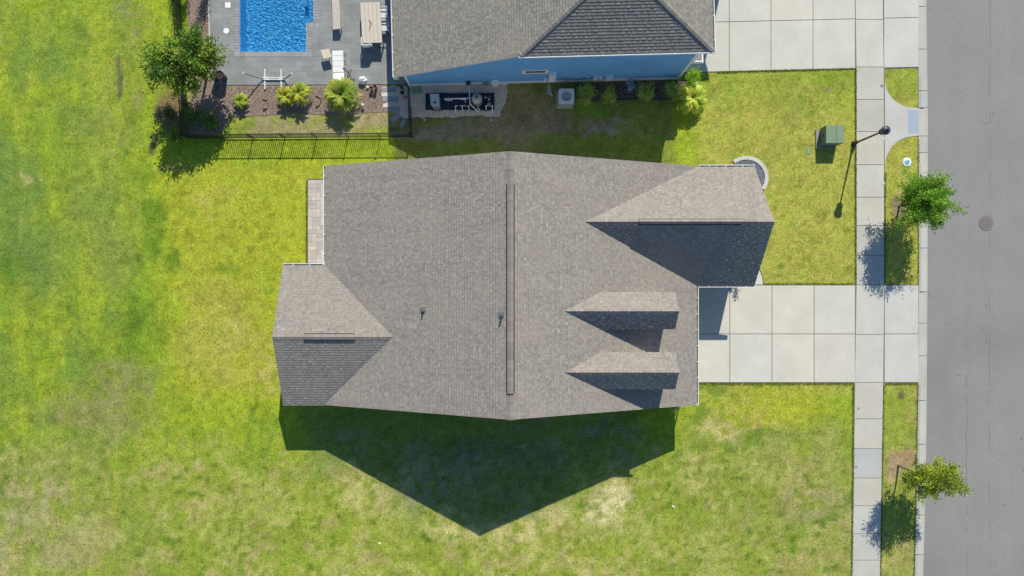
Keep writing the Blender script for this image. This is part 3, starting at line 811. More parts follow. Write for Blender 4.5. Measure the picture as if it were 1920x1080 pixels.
# gutters, downspouts
gutter('gutter', (EW - .001, eN, HE - .01), (EW - .001, ww_n + .06, HE - .01), (-1, 0, 0), house)
gutter('gutter', (EE + .001, we_s - .14, HE - .01), (EE + .001, eS, HE - .01), (1, 0, 0), house, hang=.82)
gutter('gutter', (ww_e, ww_n + .002, HE - .01), (EW - .13, ww_n + .002, HE - .01), (0, 1, 0), house, hang=.85)
gutter('gutter', (ww_e, ww_s - .002, HE - .03), (xmw(HE) - .02, ww_s - .002, HE - .03), (0, -1, 0), house, wd=.075, c=(.42, .42, .42), hang=5)  # greyer than the white gutters: shade of this side is in the colour
gutter('gutter', (EE + .15, we_n + .002, HE - .01), (we_x_e, we_n + .002, HE - .01), (0, 1, 0), house, hang=.85)
gutter('gutter', (EE + .13, we_s - .002, HE - .01), (we_x_e, we_s - .002, HE - .01), (0, -1, 0), house, hang=.95)
def downspout(x, y, z0, parent, dx, dy):
    mb = MB(); c = WHITE
    pts = [(x, y, z0 - .1), (x, y, z0 - .22), (x - dx * .22, y - dy * .22, z0 - .5), (x - dx * .22, y - dy * .22, .12), (x + dx * .1, y + dy * .1, .05)]
    mb.tube(pts, .035, 6, c); return mb.build('downspout', 'paint', parent)
downspout(EW - .06, ww_n + .16, HE, house, -1, 0); downspout(EE + .06, eS + .06, HE, house, 1, 0); downspout(we_x_e - .1, we_n + .06, HE, house, 0, 1)
downspout(ww_e + 2.3, ww_s - .06, HE, house, 0, -1)

# garage door, windows and door
mb = MB(); gx = EE - ov; gy = W(0, 630, 0).y
for i in range(4):
    mb.box(gx, gx + .04, gy - 2.4, gy + 2.4, .04 + i * .53, .04 + i * .53 + .50, (.66, .66, .64), .008)
    for k in range(8): mb.box(gx + .041, gx + .052, gy - 2.3 + k * .59, gy - 2.3 + k * .59 + .46, .12 + i * .53, .46 + i * .53, (.68, .68, .66), .004)
mb.build('garage_door', 'paint', house)
for (x, y, u, n, ww, hh, zz) in ((EW + ov, 3.9, (0, 1), (-1, 0), 1.8, 1.1, 1.0), (EW + ov, 1.9, (0, 1), (-1, 0), .9, 1.1, 1.0),
                                 (ww_e + .02, ww_y, (0, 1), (-1, 0), 1.6, 1.2, .8), (wex - .45, we_y + .3, (0, 1), (1, 0), 1.7, 1.4, .7),
                                 (-5, eS + .28, (1, 0), (0, -1), .9, 1.3, .9), (2, eS + .28, (1, 0), (0, -1), .9, 1.3, .9), (5, eS + .28, (1, 0), (0, -1), .9, 1.3, .9),
                                 (-4, eN - .28, (1, 0), (0, 1), .9, 1.3, .9), (3, eN - .28, (1, 0), (0, 1), .9, 1.3, .9)):
    if x == ww_e + .02: x = (ww_e + ww_r) / 2 + .28
    window(house, (x, y), u, n, ww, hh, zz)
mb = MB(); mb.box(EW + ov - .05, EW + ov, 2.9 - 4.0 + 2.2, 2.9 - 4.0 + 3.1, .03, 2.1, (.55, .56, .55), .01)
dr = mb.build('door', 'paint', house)
mb = MB(); mb.lathe(EW + ov - .08, 1.2, [(.02, 1.0), (.03, 1.03), (.02, 1.06)], 8, (.5, .45, .3)); o = mb.build('handle', 'metal', house); o.parent = dr

def vent_pipe(px, py, h, parent):
    zr = 5.2 if px < 900 else 6.25
    p = P(px, py, zr); zr = HR - (cxr - p.x) * slopeW; p = P(px, py, zr + .1)
    mb = MB(); n = Vector((-slopeW, 0, 1)).normalized()
    for dx in (0,):
        q = [(p.x - .2, p.y - .13), (p.x + .12, p.y - .13), (p.x + .12, p.y + .17), (p.x - .2, p.y + .17)]
        zz = lambda x: HR - (cxr - x) * slopeW
        mb.prism(q, [zz(a) for a, b_ in q], [zz(a) + .022 for a, b_ in q], (.16, .17, .19))
    mb.lathe(p.x, p.y, [(.11, zr - .03), (.085, zr + .06), (.06, zr + .12), (.055, zr + .13)], 16, (.10, .105, .12))
    mb.lathe(p.x, p.y, [(.042, zr + .05), (.042, zr + h), (.034, zr + h), (.03, zr + h - .05)], 14, (.20, .23, .29))
    mb.build('vent_pipe', 'plastic', parent)
vent_pipe(793, 583, .30, house); vent_pipe(940.5, 592, .38, house)

# paver patio
mb = MB()
r = random.Random(3); u0 = .235
gx0, gx1, gy0, gy1 = P(577.5, 0).x, P(650, 0).x, P(0, 500).y, P(0, 337.5).y
nx_, ny_ = int((gx1 - gx0) / u0), int((gy1 - gy0) / u0) + 1
u1 = (gy1 - gy0) / ny_
used = set()
for j in range(ny_):
    for i in range(nx_):
        if (i, j) in used: continue
        w_, h_ = r.choice([(1, 1), (2, 1), (1, 2), (2, 2), (2, 1)])
        if i + w_ > nx_: w_ = 1
        if j + h_ > ny_: h_ = 1
        if any((i + a, j + b_) in used for a in range(w_) for b_ in range(h_)): w_ = h_ = 1
        for a in range(w_):
            for b_ in range(h_): used.add((i + a, j + b_))
        k = r.uniform(.88, 1.1); hx = r.choice([(.49, .42, .37), (.47, .415, .375), (.51, .445, .385), (.45, .41, .38)])
        if r.random() < .05: k = 1.22
        mb.box(gx0 + i * u0 + .004, gx0 + (i + w_) * u0 - .004, gy1 - (j + h_) * u1 + .004, gy1 - j * u1 - .004, 0, .05, tuple(q * k for q in hx), .004)
mb.box(gx0, gx0 + nx_ * u0, gy0, gy1, -.03, .038, (.24, .22, .20))
mb.box(gx0 - .05, gx0 + nx_ * u0, gy0, gy1 + .06, -.03, .012, (.07, .055, .035))
struct(mb.build('patio', 'stone'), label='pinkish beige paver patio along the back of the house')

# gravel bed with curved concrete border
def ring(mb, cx, cy, ro, ri, a0, a1, z0, z1, c, n=26, ky=1.0):
    for i in range(n):
        t0 = R(a0 + (a1 - a0) * i / n); t1 = R(a0 + (a1 - a0) * (i + 1) / n)
        g = 0.0
        q = [(cx + ro * math.cos(t0), cy - ro * ky * math.sin(t0)), (cx + ro * math.cos(t1 - g), cy - ro * ky * math.sin(t1 - g)),
             (cx + ri * math.cos(t1 - g), cy - ri * ky * math.sin(t1 - g)), (cx + ri * math.cos(t0), cy - ri * ky * math.sin(t0))]
        mb.prism([(P(x, y).x, P(x, y).y) for x, y in q], z0, z1, tuple(a * rng.uniform(.95, 1.05) for a in c))
mb = MB(); ring(mb, 1399, 333, 41.5, 34.5, -35, 128, -.03, .07, (.50, .47, .42), ky=.97)
b0 = mb.build('bed_border', 'concrete', loc=P(1420, 320)); tag(b0, 'curved pale concrete border round the blue grey gravel bed', 'garden border')

def pebbles(name, poly, n, size, cols, z, seed, label=None, kind='stuff', base=None):
    """loose stones: small faceted lumps scattered in a polygon given in ground pixels"""
    r = random.Random(seed); mb = MB()
    xs_ = [p[0] for p in poly]; ys_ = [p[1] for p in poly]
    def inside(x, y):
        k = False; j = len(poly) - 1
        for i in range(len(poly)):
            if ((poly[i][1] > y) != (poly[j][1] > y)) and x < (poly[j][0] - poly[i][0]) * (y - poly[i][1]) / (poly[j][1] - poly[i][1]) + poly[i][0]: k = not k
            j = i
        return k
    c = 0
    while c < n:
        x = r.uniform(min(xs_), max(xs_)); y = r.uniform(min(ys_), max(ys_))
        if not inside(x, y): continue
        c += 1; p = P(x, y); s = size * r.uniform(.6, 1.5); a = r.uniform(0, 6.3); el = r.uniform(.5, 1.0)
        cc = tuple(q * r.uniform(.85, 1.15) for q in r.choice(cols))
        vs = []
        for k in range(5):
            t = a + k * 1.2566; q = Vector((math.cos(t) * s, math.sin(t) * s * el)); vs.append((p.x + q.x, p.y + q.y, z - .01))
        for k in range(5):
            t = a + k * 1.2566 + .3; vs.append((p.x + math.cos(t) * s * .55, p.y + math.sin(t) * s * el * .55, z + s * r.uniform(.3, .6)))
        mb.faces(vs, [[5, 6, 7, 8, 9]] + [[k, (k + 1) % 5, 5 + (k + 1) % 5, 5 + k] for k in range(5)], cc)
    if base:
        q = [(P(x, y).x, P(x, y).y) for x, y in poly]
        mb.prism(q, -.03, z, base)
    o = mb.build(name, 'stone'); struct(o, kind, label); return o
pebbles('gravel', arc(1399, 333, 34.5, 33, 40, -130, 16) + [(1380, 333)], 1700, .028, [(.23, .25, .29), (.17, .19, .23), (.33, .34, .37), (.12, .13, .16)], .03, 4,
        'blue grey decorative gravel in a curved bed', base=(.13, .14, .16))

# ================================================================== PLANTS
def leaf_quad(mb, p, d, up, L, wd, c):
    d = d.normalized(); s = d.cross(up)
    if s.length < 1e-3: s = Vector((1, 0, 0))
    s.normalize(); n = s.cross(d)
    a = p; b_ = p + d * L * .5 + s * wd * .5 + n * wd * .15; t = p + d * L - n * wd * .1; e = p + d * L * .5 - s * wd * .5 + n * wd * .15
    mb.face([a, b_, t, e], c)

def rv(r): 
    while True:
        v = Vector((r.uniform(-1, 1), r.uniform(-1, 1), r.uniform(-1, 1)))
        if .05 < v.length < 1: return v.normalized()

def tree(px, py, hc, rad, rz, label, seed, cols, nb=70, per=75, leafL=.10, trunk_r=.06, lean=(0, 0), ry=None, group='street trees and yard trees', name='tree', gap=.0):
    r = random.Random(seed); base = P(px, py, 0)
    t = thing(name, label, 'tree', base, group)
    cc = base + Vector((lean[0], lean[1], hc))
    tk = MB(); fork = base + Vector((lean[0] * .3, lean[1] * .3, hc - rz * .75))
    BK = (.16, .12, .09)
    tk.tube([base - Vector((0, 0, .05)), base + Vector((lean[0] * .05, lean[1] * .05, .12)), (base + fork) / 2 + Vector((.03, -.02, 0)), fork, cc + Vector((0, 0, rz * .3))],
            [trunk_r * 1.5, trunk_r * 1.1, trunk_r * .9, trunk_r * .8, trunk_r * .25], 8, BK)
    cr = MB(); tips = []
    for i in range(nb):
        d = rv(r); d.z = d.z * .8 + .12; d.normalize()
        lump = .74 + .24 * math.sin(d.x * 3.1 + seed) * math.cos(d.y * 2.7 + seed * 2) + .13 * math.sin(math.atan2(d.y, d.x) * 7 + seed) + r.uniform(-.26, .24)
        e = cc + Vector((d.x * rad, d.y * (ry or rad), d.z * rz)) * lump
        st = fork.lerp(cc, r.uniform(0, 1.0)); tips.append((st, e, d))
        mid = st.lerp(e, .5) + Vector((0, 0, .08 * rad))
        if i % 2 == 0: tk.tube([st, mid, e], [trunk_r * .38, trunk_r * .22, .006], 5, BK, cap=False)
    for (st, e, d) in tips:
        shade = r.uniform(.75, 1.25); L = (e - st).length; base_c = r.choice(cols)
        for k in range(per):
            f = 1 - abs(r.gauss(0, .30))
            if f < .15: f = r.uniform(.3, 1)
            p = st.lerp(e, min(f, 1.06)) + Vector((r.gauss(0, 1), r.gauss(0, 1), r.gauss(0, .8))) * rad * .072 * (1.3 - .5 * f)
            dd = (d * .6 + rv(r) + Vector((0, 0, .25))).normalized()
            kk = shade * r.uniform(.7, 1.3); c = tuple(q * kk for q in base_c)
            if r.random() < .05: c = tuple(q * 1.6 for q in c)
            leaf_quad(cr, p, dd, rv(r), leafL * r.uniform(.6, 1.3), leafL * r.uniform(.4, .6), c)
    tk.build('trunk', 'bark', t); cr.build('crown', 'leaf', t)
    return t

G1 = [(.17, .34, .03), (.23, .43, .04), (.12, .26, .025), (.30, .50, .05)]
G2 = [(.36, .45, .04), (.27, .36, .03), (.48, .54, .05), (.17, .24, .025)]
G3 = [(.16, .30, .035), (.24, .38, .045), (.10, .19, .03), (.36, .44, .07)]
tree(1686, 387, 2.55, 1.86, 1.35, 'bright green street tree on the park strip near the manhole', 11, G1, 130, 120, .115, .055)
tree(1684, 873, 2.55, 1.75, 1.5, 'yellow green street tree leaning over the kerb near the bottom corner', 23, G2, 84, 105, .12, .05, lean=(.42, -.02), ry=1.12)
tree(388, 146, 2.75, 2.25, 1.5, 'broad dark green tree in the corner of the fenced yard beside the pool deck', 37, G3, 125, 95, .17, .07, ry=1.6)

def bush(px, py, rad, h, label, seed, cols, n=900, leafL=.07, cat='shrub', name='shrub', group=None, flat=False, flowers=0):
    r = random.Random(seed); base = P(px, py, 0); t = thing(name, label, cat, base, group)
    st = MB(); cr = MB()
    nst = 9; ends = []
    for i in range(nst):
        a = r.uniform(0, 6.28); q = r.uniform(.3, 1) * rad; e = base + Vector((math.cos(a) * q, math.sin(a) * q, h * r.uniform(.55, 1.0)))
        st.tube([base + Vector((r.uniform(-.04, .04), r.uniform(-.04, .04), 0)), base.lerp(e, .5) + Vector((0, 0, h * .12)), e], [.014, .01, .004], 5, (.17, .12, .08), cap=False); ends.append(e)
    for k in range(n):
        e = r.choice(ends); p = base.lerp(e, r.uniform(.4, 1.0)); p = p + Vector((r.gauss(0, 1), r.gauss(0, 1), r.gauss(0, .7))) * rad * .24
        p.z = max(p.z, .04); kk = r.uniform(.65, 1.35); c = tuple(q * kk for q in r.choice(cols))
        d = ((p - base) * .8 + rv(r) * .6); leaf_quad(cr, p, d, rv(r), leafL * r.uniform(.6, 1.3), leafL * r.uniform(.35, .6), c)
    for k in range(flowers):
        e = r.choice(ends) + rv(r) * rad * .3; leaf_quad(cr, e, Vector((r.uniform(-1, 1), r.uniform(-1, 1), .3)), Vector((0, 0, 1)), .06, .05, (.75, .75, .72))
    st.build('stem', 'bark', t); cr.build('foliage', 'leaf', t); return t

def palm(px, py, rad, h, nf, label, seed, cols, group='bright palms in the mulch bed', crown_z=None, name='palm', droop=.55, cat='palm'):
    r = random.Random(seed); base = P(px, py, 0); t = thing(name, label, cat, base, group)
    cz = crown_z if crown_z is not None else h * .45
    tk = MB()
    tk.lathe(base.x, base.y, [(.10, -.02), (.13, .05), (.11, cz * .6), (.13, cz * .9), (.06, cz + .05)], 10, (.22, .16, .09)); tk.build('trunk', 'bark', t)
    for i in range(nf):
        fm = MB()
        a = i * 2.39996 + r.uniform(-.2, .2); q = i / nf; el = 1.35 - 1.15 * q + r.uniform(-.12, .12); L = rad * (1.12 - .25 * (1 - q)) * r.uniform(.85, 1.1)
        dirh = Vector((math.cos(a), math.sin(a), 0)); pts = []; p = base + Vector((0, 0, cz)); ang = el; ns = 9
        for k in range(ns + 1):
            pts.append(p.copy()); p = p + (dirh * math.cos(ang) + Vector((0, 0, math.sin(ang)))) * L * 1.12 / ns; ang -= droop * 2.0 / ns * (1 + k / ns)
        fm.tube(pts, [.012 * (1 - .08 * k) for k in range(ns + 1)], 4, (.30, .34, .06), cap=False)
        side = Vector((-math.sin(a), math.cos(a), 0)); tintf = r.uniform(.8, 1.2); bc = r.choice(cols)
        for k in range(3, 2 * ns + 1):
            f = k / (2 * ns); i0 = min(int(f * ns), ns - 1); pp = pts[i0].lerp(pts[i0 + 1], f * ns - i0); dd = (pts[i0 + 1] - pts[i0]).normalized()
            for sg in (-1, 1):
                ll = L * .30 * math.sin(min(1, .25 + f * .9) * math.pi * .62 + .15) * r.uniform(.85, 1.1)
                d = (dd * .95 + side * sg * .9 + Vector((0, 0, .12 - .25 * f))).normalized(); kk = tintf * r.uniform(.8, 1.25); c = tuple(x * kk for x in bc)
                n_ = Vector((0, 0, 1)); sd = d.cross(n_).normalized() * .016
                fm.face([pp - sd * .6, pp + d * ll * .55 - sd, pp + d * ll + Vector((0, 0, -.04 * ll)), pp + d * ll * .55 + sd, pp + sd * .6], c)
        fm.build('frond', 'leaf', t)
    return t
PY = [(.42, .44, .03), (.34, .40, .03), (.50, .46, .04), (.24, .32, .03)]
PG = [(.26, .38, .03), (.20, .32, .03), (.36, .44, .05), (.40, .42, .05)]
palm(455, 192, .43, .75, 26, 'smallest bright palm, alone beside the hammock stand shadow', 3, PG, crown_z=.30)
palm(541, 184, .52, .9, 26, 'yellow palm touching a taller one near the foot of the hammock stand', 5, PY, crown_z=.4)
palm(568, 181, .56, 1.1, 26, 'yellow green palm on the right of the joined pair', 8, PY, crown_z=.6)
palm(646, 185, .80, 1.5, 64, 'largest bushy green palm below the white lounger', 13, PG, crown_z=.60, droop=.34)
palm(1293, 190, .74, 1.2, 46, 'bright feathery palm at the front corner of the blue house', 21, [(.50, .62, .06), (.40, .54, .05), (.62, .66, .08)], crown_z=.55, group='corner plants by the blue house')
bush(1292, 153, .46, 1.25, 'round lime green shrub at the corner of the blue house', 31, [(.42, .66, .06), (.52, .74, .08), (.34, .56, .05)], 1800, .10, group='corner plants by the blue house')
BG = [(.52, .66, .11), (.38, .54, .08), (.64, .70, .20)]
bush(1094, 183, .55, .7, 'wide flowering shrub beside the air conditioner', 41, BG, 2400, .08, group='shrubs along the blue wall', flowers=12)
bush(1142, 180, .48, .7, 'shrub between the wide flowering shrub and the blue grey plant', 42, BG, 1700, .075, group='shrubs along the blue wall')
bush(1208, 177, .46, .7, 'rounded shrub between the blue grey plant and the corner shrub', 43, BG, 1700, .075, group='shrubs along the blue wall', flowers=2)
bush(1258, 174, .56, .8, 'loose shrub with pale blooms next to the corner board', 44, BG + [(.30, .36, .12)], 2000, .075, group='shrubs along the blue wall', flowers=14)
bush(1180, 164, .26, .45, 'small blue grey leaved plant against the blue wall', 45, [(.52, .62, .72), (.38, .48, .58)], 420, .09, group='shrubs along the blue wall')
bush(1386, 500, .36, 1.4, 'shrub by the entry walk under the roof edge', 51, G3, 1300, .09)
bush(1259, 760, .40, .8, 'shrub peeking out at the gable end near the garage corner', 52, BG + [(.40, .42, .14)], 1100, .07, flowers=10)
bush(1232, 759, .34, .7, 'low dark shrub in the shade of the gable end', 53, G3, 700, .07)
bush(1196, 758, .30, .55, 'faint shrub against the shaded gable wall', 54, G3, 500, .07)
bush(322, 216, .42, .65, 'sparse shrub on bare soil outside the fence corner', 55, [(.14, .18, .06), (.28, .27, .20), (.10, .17, .05), (.20, .30, .06)], 900, .10)
bush(338, 258, .45, .9, 'leafy low branches of a shrub at the fence corner', 57, G3, 900, .11)
bush(287, 268, .22, .25, 'low scruffy weed on the lawn near the fence', 56, [(.09, .12, .05), (.14, .15, .08)], 220, .06)
bush(368, 222, .55, .55, 'dark low shrub in the deep shade under the fenced yard tree', 58, G3, 900, .10, group='undergrowth in the fence corner')
bush(402, 226, .48, .45, 'dark leafy clump beside the shaded mulch edge, right of the other clump', 59, G3, 800, .10, group='undergrowth in the fence corner')
bush(300, 212, .30, .35, 'thin dry weed clump on the bare soil left of the fence', 72, [(.25, .24, .14), (.16, .20, .07)], 260, .08)
# tall shrubs along the west fence, at and above the frame edge
for i, (x, y, rd, hh, lab) in enumerate(((352, -8, .55, 2.0, 'tall dark shrub at the top of the west fence'), (396, -30, .42, 2.4, 'narrow tall shrub at the top edge beside the pool deck'), (338, -48, .5, 2.2, 'tall shrub outside the frame by the fence'))):
    bush(x, y, rd, hh, lab, 60 + i, G3, 1300, .09, group='tall shrubs by the west fence')

# weeds / tufts in the lawn: real blades where the lawn is rough
def tufts():
    r = random.Random(77); mb = MB()
    def ok(x, y):
        if 520 < x < 1320 and 300 < y < 765: return False
        if x > 1595 and not (1660 < x < 1718 and (725 < y or (330 < y < 525) or 140 < y < 185)): return False
        if x > 1300 and 528 < y < 724: return False
        if x > 1230 and y < 137: return False
        if 340 < x < 1240 and y < 262: return False
        if 570 < x < 620 and 330 < y < 500: return False
        if 1300 < x < 1480 and 290 < y < 540: return False
        return True
    c = 0
    while c < 9000:
        x = r.uniform(-20, 1722); y = r.uniform(-20, 1100)
        if not ok(x, y): continue
        c += 1; p = P(x, y); k = r.uniform(.6, 1.2)
        yl = r.random(); cc = (.10 + .24 * yl, .20 + .18 * yl, .02 + .02 * yl)
        if r.random() < .12: cc = (.42, .37, .17)
        for b_ in range(4):
            a = r.uniform(0, 6.28); d = Vector((math.cos(a), math.sin(a), r.uniform(.5, 1.2))); q = p + Vector((r.gauss(0, .03), r.gauss(0, .03), 0))
            leaf_quad(mb, q, d, Vector((0, 0, 1)), r.uniform(.05, .10) * k, .016, tuple(v * r.uniform(.8, 1.2) for v in cc))
    runs = [((1604, 128), (1604, 533), -1, 0, 900), ((1600, 722), (1597, 1080), -1, 0, 800), ((1659, 322), (1659, 533), 1, 0, 420), ((1657, 720), (1651, 1080), 1, 0, 700),
            ((1722, 262), (1722, 532), -1, 0, 420), ((1721, 720), (1714, 1080), -1, 0, 600), ((1345, 135.5), (1602, 128.5), 0, 1, 600), ((1432, 532.5), (1600, 532.5), 0, -1, 380), ((1310, 719.5), (1600, 719.5), 0, 1, 700), ((1660, 719.5), (1720, 719.5), 0, 1, 150), ((575.5, 338), (575.5, 496), -1, 0, 300)]
    for (x0, y0), (x1, y1), sx, sy, n in runs:
        for i in range(n):
            t = r.random(); off = abs(r.gauss(0, 1.1)) - .9; p = P(x0 + (x1 - x0) * t + sx * off, y0 + (y1 - y0) * t + sy * off); yl = r.random(); cc = (.08 + .2 * yl, .17 + .17 * yl, .018)
            for b_ in range(3):
                a = r.uniform(0, 6.28); d = Vector((math.cos(a), math.sin(a), r.uniform(.4, 1.1))); leaf_quad(mb, p + Vector((0, 0, .01)), d, Vector((0, 0, 1)), r.uniform(.05, .09), .018, tuple(v * r.uniform(.8, 1.2) for v in cc))
    o = mb.build('grass', 'leaf'); struct(o, 'stuff', 'short grass tufts scattered over the lawn')
tufts()

# ================================================================== BLUE NEIGHBOUR HOUSE
NO = P(767, 160, 0); NE_ = P(1272, 147, 0)
na = math.atan2(NE_.y - NO.y, NE_.x - NO.x); NL = (NE_ - NO).length
NT = Matrix.Translation(NO) @ Matrix.Rotation(na, 4, 'Z')
ex = Vector((math.cos(na), math.sin(na), 0)); ey = Vector((-math.sin(na), math.cos(na), 0))
nh = thing('house', 'blue house with taupe hipped roof beside the pool yard, partly out of frame', 'house', (3, 16, 0))
def L2(p): return NT @ Vector(p)
def toL(px, py, z): return NT.inverted() @ P(px, py, z)
pW = [(-.36, -.3, 2.5), (6.06, -.3, 5.24), (10.65, 3.14, 7.2), (10.65, 15, 7.2), (-.36, 15, 2.5)]
sN = (5.24 - 2.5) / 6.42
pW = [(-.36, -.3, 2.5), (6.06, -.3, 5.24), (10.65, 3.14, 5.24 + 4.59 * sN), (10.65, 15, 5.24 + 4.59 * sN), (-.36, 15, 2.5)]
zt = 5.24 + 4.59 * sN
XE = toL(1338, 97, 5.24).x
mE = (zt - 5.24) / (XE - 10.65)
pE = [(XE, 15, 5.24), (XE, -.3, 5.24), (10.65, 3.14, zt), (10.65, 15, zt)][::-1]
pS = [(6.06, -.3, 5.24), (XE, -.3, 5.24), (10.65, 3.14, zt)]
mb = MB()
for p in (pW, pE, pS): deck(mb, [L2(q) for q in p], .14, (.1, .1, .1), (.66, .66, .65))
mb.m = [1] * len(mb.f)
a = [L2(q) for q in pW]; shingles(mb, a, (0, 4))
a = [L2(q) for q in [(XE, 15, 5.24), (XE, -.3, 5.24), (10.65, 3.14, zt), (10.65, 15, zt)]]; shingles(mb, a, (0, 1))
a = [L2(q) for q in pS]; shingles(mb, a, (0, 1), thick=.017)
caps(mb, L2((6.06, -.3, 5.25)), L2((10.65, 3.14, zt + .01)), .13, .30, .32, .022, .2, 7)
caps(mb, L2((XE, -.3, 5.25)), L2((10.65, 3.14, zt + .01)), .13, .32, .30, .022, .2, 8)
caps(mb, L2((10.65, 3.14, zt)), L2((10.65, 15, zt)), .17, sN, mE, .016, .2, 9)
mb.build('roof', SH('shingle_warm'), nh)
BLUE = (.15, .39, .69)
prof = [(0, -.05), (NL, -.05), (NL, 5.08), (6.06, 5.08), (0, 2.5 + .36 * sN - .17)]
mb = MB()
A = [L2((x, 0, z)) for x, z in prof]; B = [L2((x, 14.6, z)) for x, z in prof]
mb.face(A, BLUE); mb.face(B[::-1], BLUE)
for i in range(5): mb.face([A[i], B[i], B[(i + 1) % 5], A[(i + 1) % 5]], BLUE)
mb.build('wall', 'siding', nh)
def lbox(mb, x0, x1, y0, y1, z0, z1, c, bev=0):
    mb.T = NT; mb.box(x0, x1, y0, y1, z0, z1, c, bev)
mb = MB(); lbox(mb, -.03, NL + .03, -.045, .0, .0, .24, (.74, .75, .76)); mb.build('base_trim', 'paint', nh)
for (x0, x1, z1) in ((-.035, .10, 2.45), (NL - .10, NL + .035, 5.06)):
    mb = MB(); lbox(mb, x0, x1, -.035, -.002, .245, z1, (.78, .79, .80))
    xx = (x0, x0 + .033) if x0 < 1 else (x1 - .033, x1)
    lbox(mb, xx[0], xx[1], .0, .12, .245, z1, (.78, .79, .80)); mb.build('corner_board', 'paint', nh)
u = [L2((-.365, 15, 2.49)), L2((-.365, -.3, 2.49))]
gutter('gutter', u[0], u[1], -ex, nh, hang=.9)
gutter('gutter', L2((6.0, -.302, 5.23)), L2((XE + .1, -.302, 5.23)), -ey, nh, wd=.10, hang=1.15)
gutter('gutter', L2((XE + .002, -.3, 5.23)), L2((XE + .002, 15, 5.23)), ex, nh, wd=.10, hang=1.15)
# white rake board end by the pool side
mb = MB(); lbox(mb, -.46, -.20, -.345, -.305, 2.22, 2.40, WHITE); mb.build('fascia', 'paint', nh)
# little shed roof over the front of the garage
p0 = toL(1316, 114, 2.6)
mb = MB(); zz = (2.62, 2.9)
q = [(NL, .02, 2.95), (NL, 7, 2.95), (p0.x, 7, 2.66), (p0.x, .02, 2.66)]
deck(mb, [L2(v) for v in q], .14, (.1, .1, .1), WHITE); mb.m = [1] * len(mb.f)
shingles(mb, [L2(v) for v in q], (2, 3)); mb.build('shed_roof', SH('shingle_warm'), nh)
mb = MB(); lbox(mb, p0.x - .02, p0.x + .05, -.04, 7, 2.52, 2.69, WHITE); lbox(mb, NL, p0.x - .02, -.04, .015, 2.56, 2.86, WHITE); mb.build('shed_roof_trim', 'paint', nh)
mb = MB(); lbox(mb, NL + .002, NL + .04, 1.2, 6.2, .04, 2.3, (.6, .6, .6), .01); mb.build('garage_door', 'paint', nh)
# street-side wing of the blue house, standing north of the photo's edge
wp = [(NL - .8, 6.35), (17.73, 6.35), (17.73, 12.6), (NL - .8, 12.6)]
mb = MB()
A = [L2((17.73, y, z)) for y, z in ((6.35, -.05), (12.6, -.05), (12.6, 5.05), (9.475, 6.45), (6.35, 5.05))]; B = [L2((NL - .8, y, z)) for y, z in ((6.35, -.05), (12.6, -.05), (12.6, 5.05), (9.475, 6.45), (6.35, 5.05))]
mb.face(A, BLUE); mb.face(B[::-1], BLUE)
for i in range(5): mb.face([A[i], B[i], B[(i + 1) % 5], A[(i + 1) % 5]], BLUE)
mb.build('wall', 'siding', nh)
mb = MB(); wr = [[(NL - 3, 6.0, 5.24), (18.08, 6.0, 5.24), (18.08, 9.475, 6.75), (NL - 3, 9.475, 6.75)], [(18.08, 12.95, 5.24), (NL - 3, 12.95, 5.24), (NL - 3, 9.475, 6.75), (18.08, 9.475, 6.75)]]
for q in wr: deck(mb, [L2(v) for v in q], .14, (.1, .1, .1), (.66, .66, .65))
mb.m = [1] * len(mb.f)
for q in wr: shingles(mb, [L2(v) for v in q], (0, 1))
mb.build('wing_roof', SH('shingle_warm'), nh)
# narrow high window on the blue wall
wz = lambda py, yl=0: None
def wall_xz(px, py):
    """pixel on the south wall -> local x and height"""
    for _ in range(1):
        lo_, hi_ = 0.0, 6.0
        for k in range(40):
            m_ = (lo_ + hi_) / 2
            if toL(px, py, m_).y > 0: lo_ = m_
            else: hi_ = m_
        return toL(px, py, lo_).x, lo_
def wall_window(px0, px1, pya, pyb):
    x0, z0 = wall_xz(px0, pyb); x1, z1 = wall_xz(px1, pya); mb = MB(); f = .10
    lbox(mb, x0, x1, -.06, 0, z0, z0 + f, WHITE); lbox(mb, x0, x1, -.06, 0, z1 - f, z1, WHITE)
    lbox(mb, x0, x0 + f * 1.6, -.06, 0, z0 + f, z1 - f, WHITE); lbox(mb, x1 - f * 1.6, x1, -.06, 0, z0 + f, z1 - f, WHITE)
    o = mb.build('window', 'paint', nh); g = MB(); lbox(g, x0 + f * 1.6, x1 - f * 1.6, -.02, 0, z0 + f, z1 - f, (.03, .035, .04)); gg = g.build('pane', M['glassy'], nh); gg.parent = o
wall_window(979, 1029, 129.5, 137)
def wbox(name, px0, px1, py0, py1, dep, c, pipe=None, lid=True):
    """box fixed to the south wall; py0 top edge seen, py1 bottom edge seen"""
    x0, z1 = wall_xz(px0, py0 + 2); x1, _ = wall_xz(px1, py0 + 2); _, z0 = wall_xz(px0, py1 - 2)
    z1 = max(z1, z0 + .14); mb = MB(); c = tuple(min(.8, v * 1.4) for v in c)
    lbox(mb, x0, x1, -dep, -.001, z0, z1, c, .012)
    if lid: lbox(mb, x0 - .01, x1 + .01, -dep - .012, -.001, z1 + .001, z1 + .016, tuple(v * 1.1 for v in c))
    if pipe:
        for dx in pipe:
            xx = x0 + (x1 - x0) * dx; mb.T = NT; mb.tube([(xx, -.06, z0), (xx, -.06, .02)], .024, 8, tuple(v * .95 for v in c))
    return mb.build(name, 'plastic', nh)
wbox('meter_box', 1030, 1043, 133, 149, .22, (.50, .54, .58), (.25,))
wbox('junction_box', 1019.5, 1025, 145, 151, .10, (.60, .62, .64), (.6,))
wbox('utility_box', 1113, 1121, 141, 149, .14, (.42, .42, .41), (.5,))
wbox('junction_box', 1123, 1129, 142, 147, .08, (.5, .53, .56), (.4,))
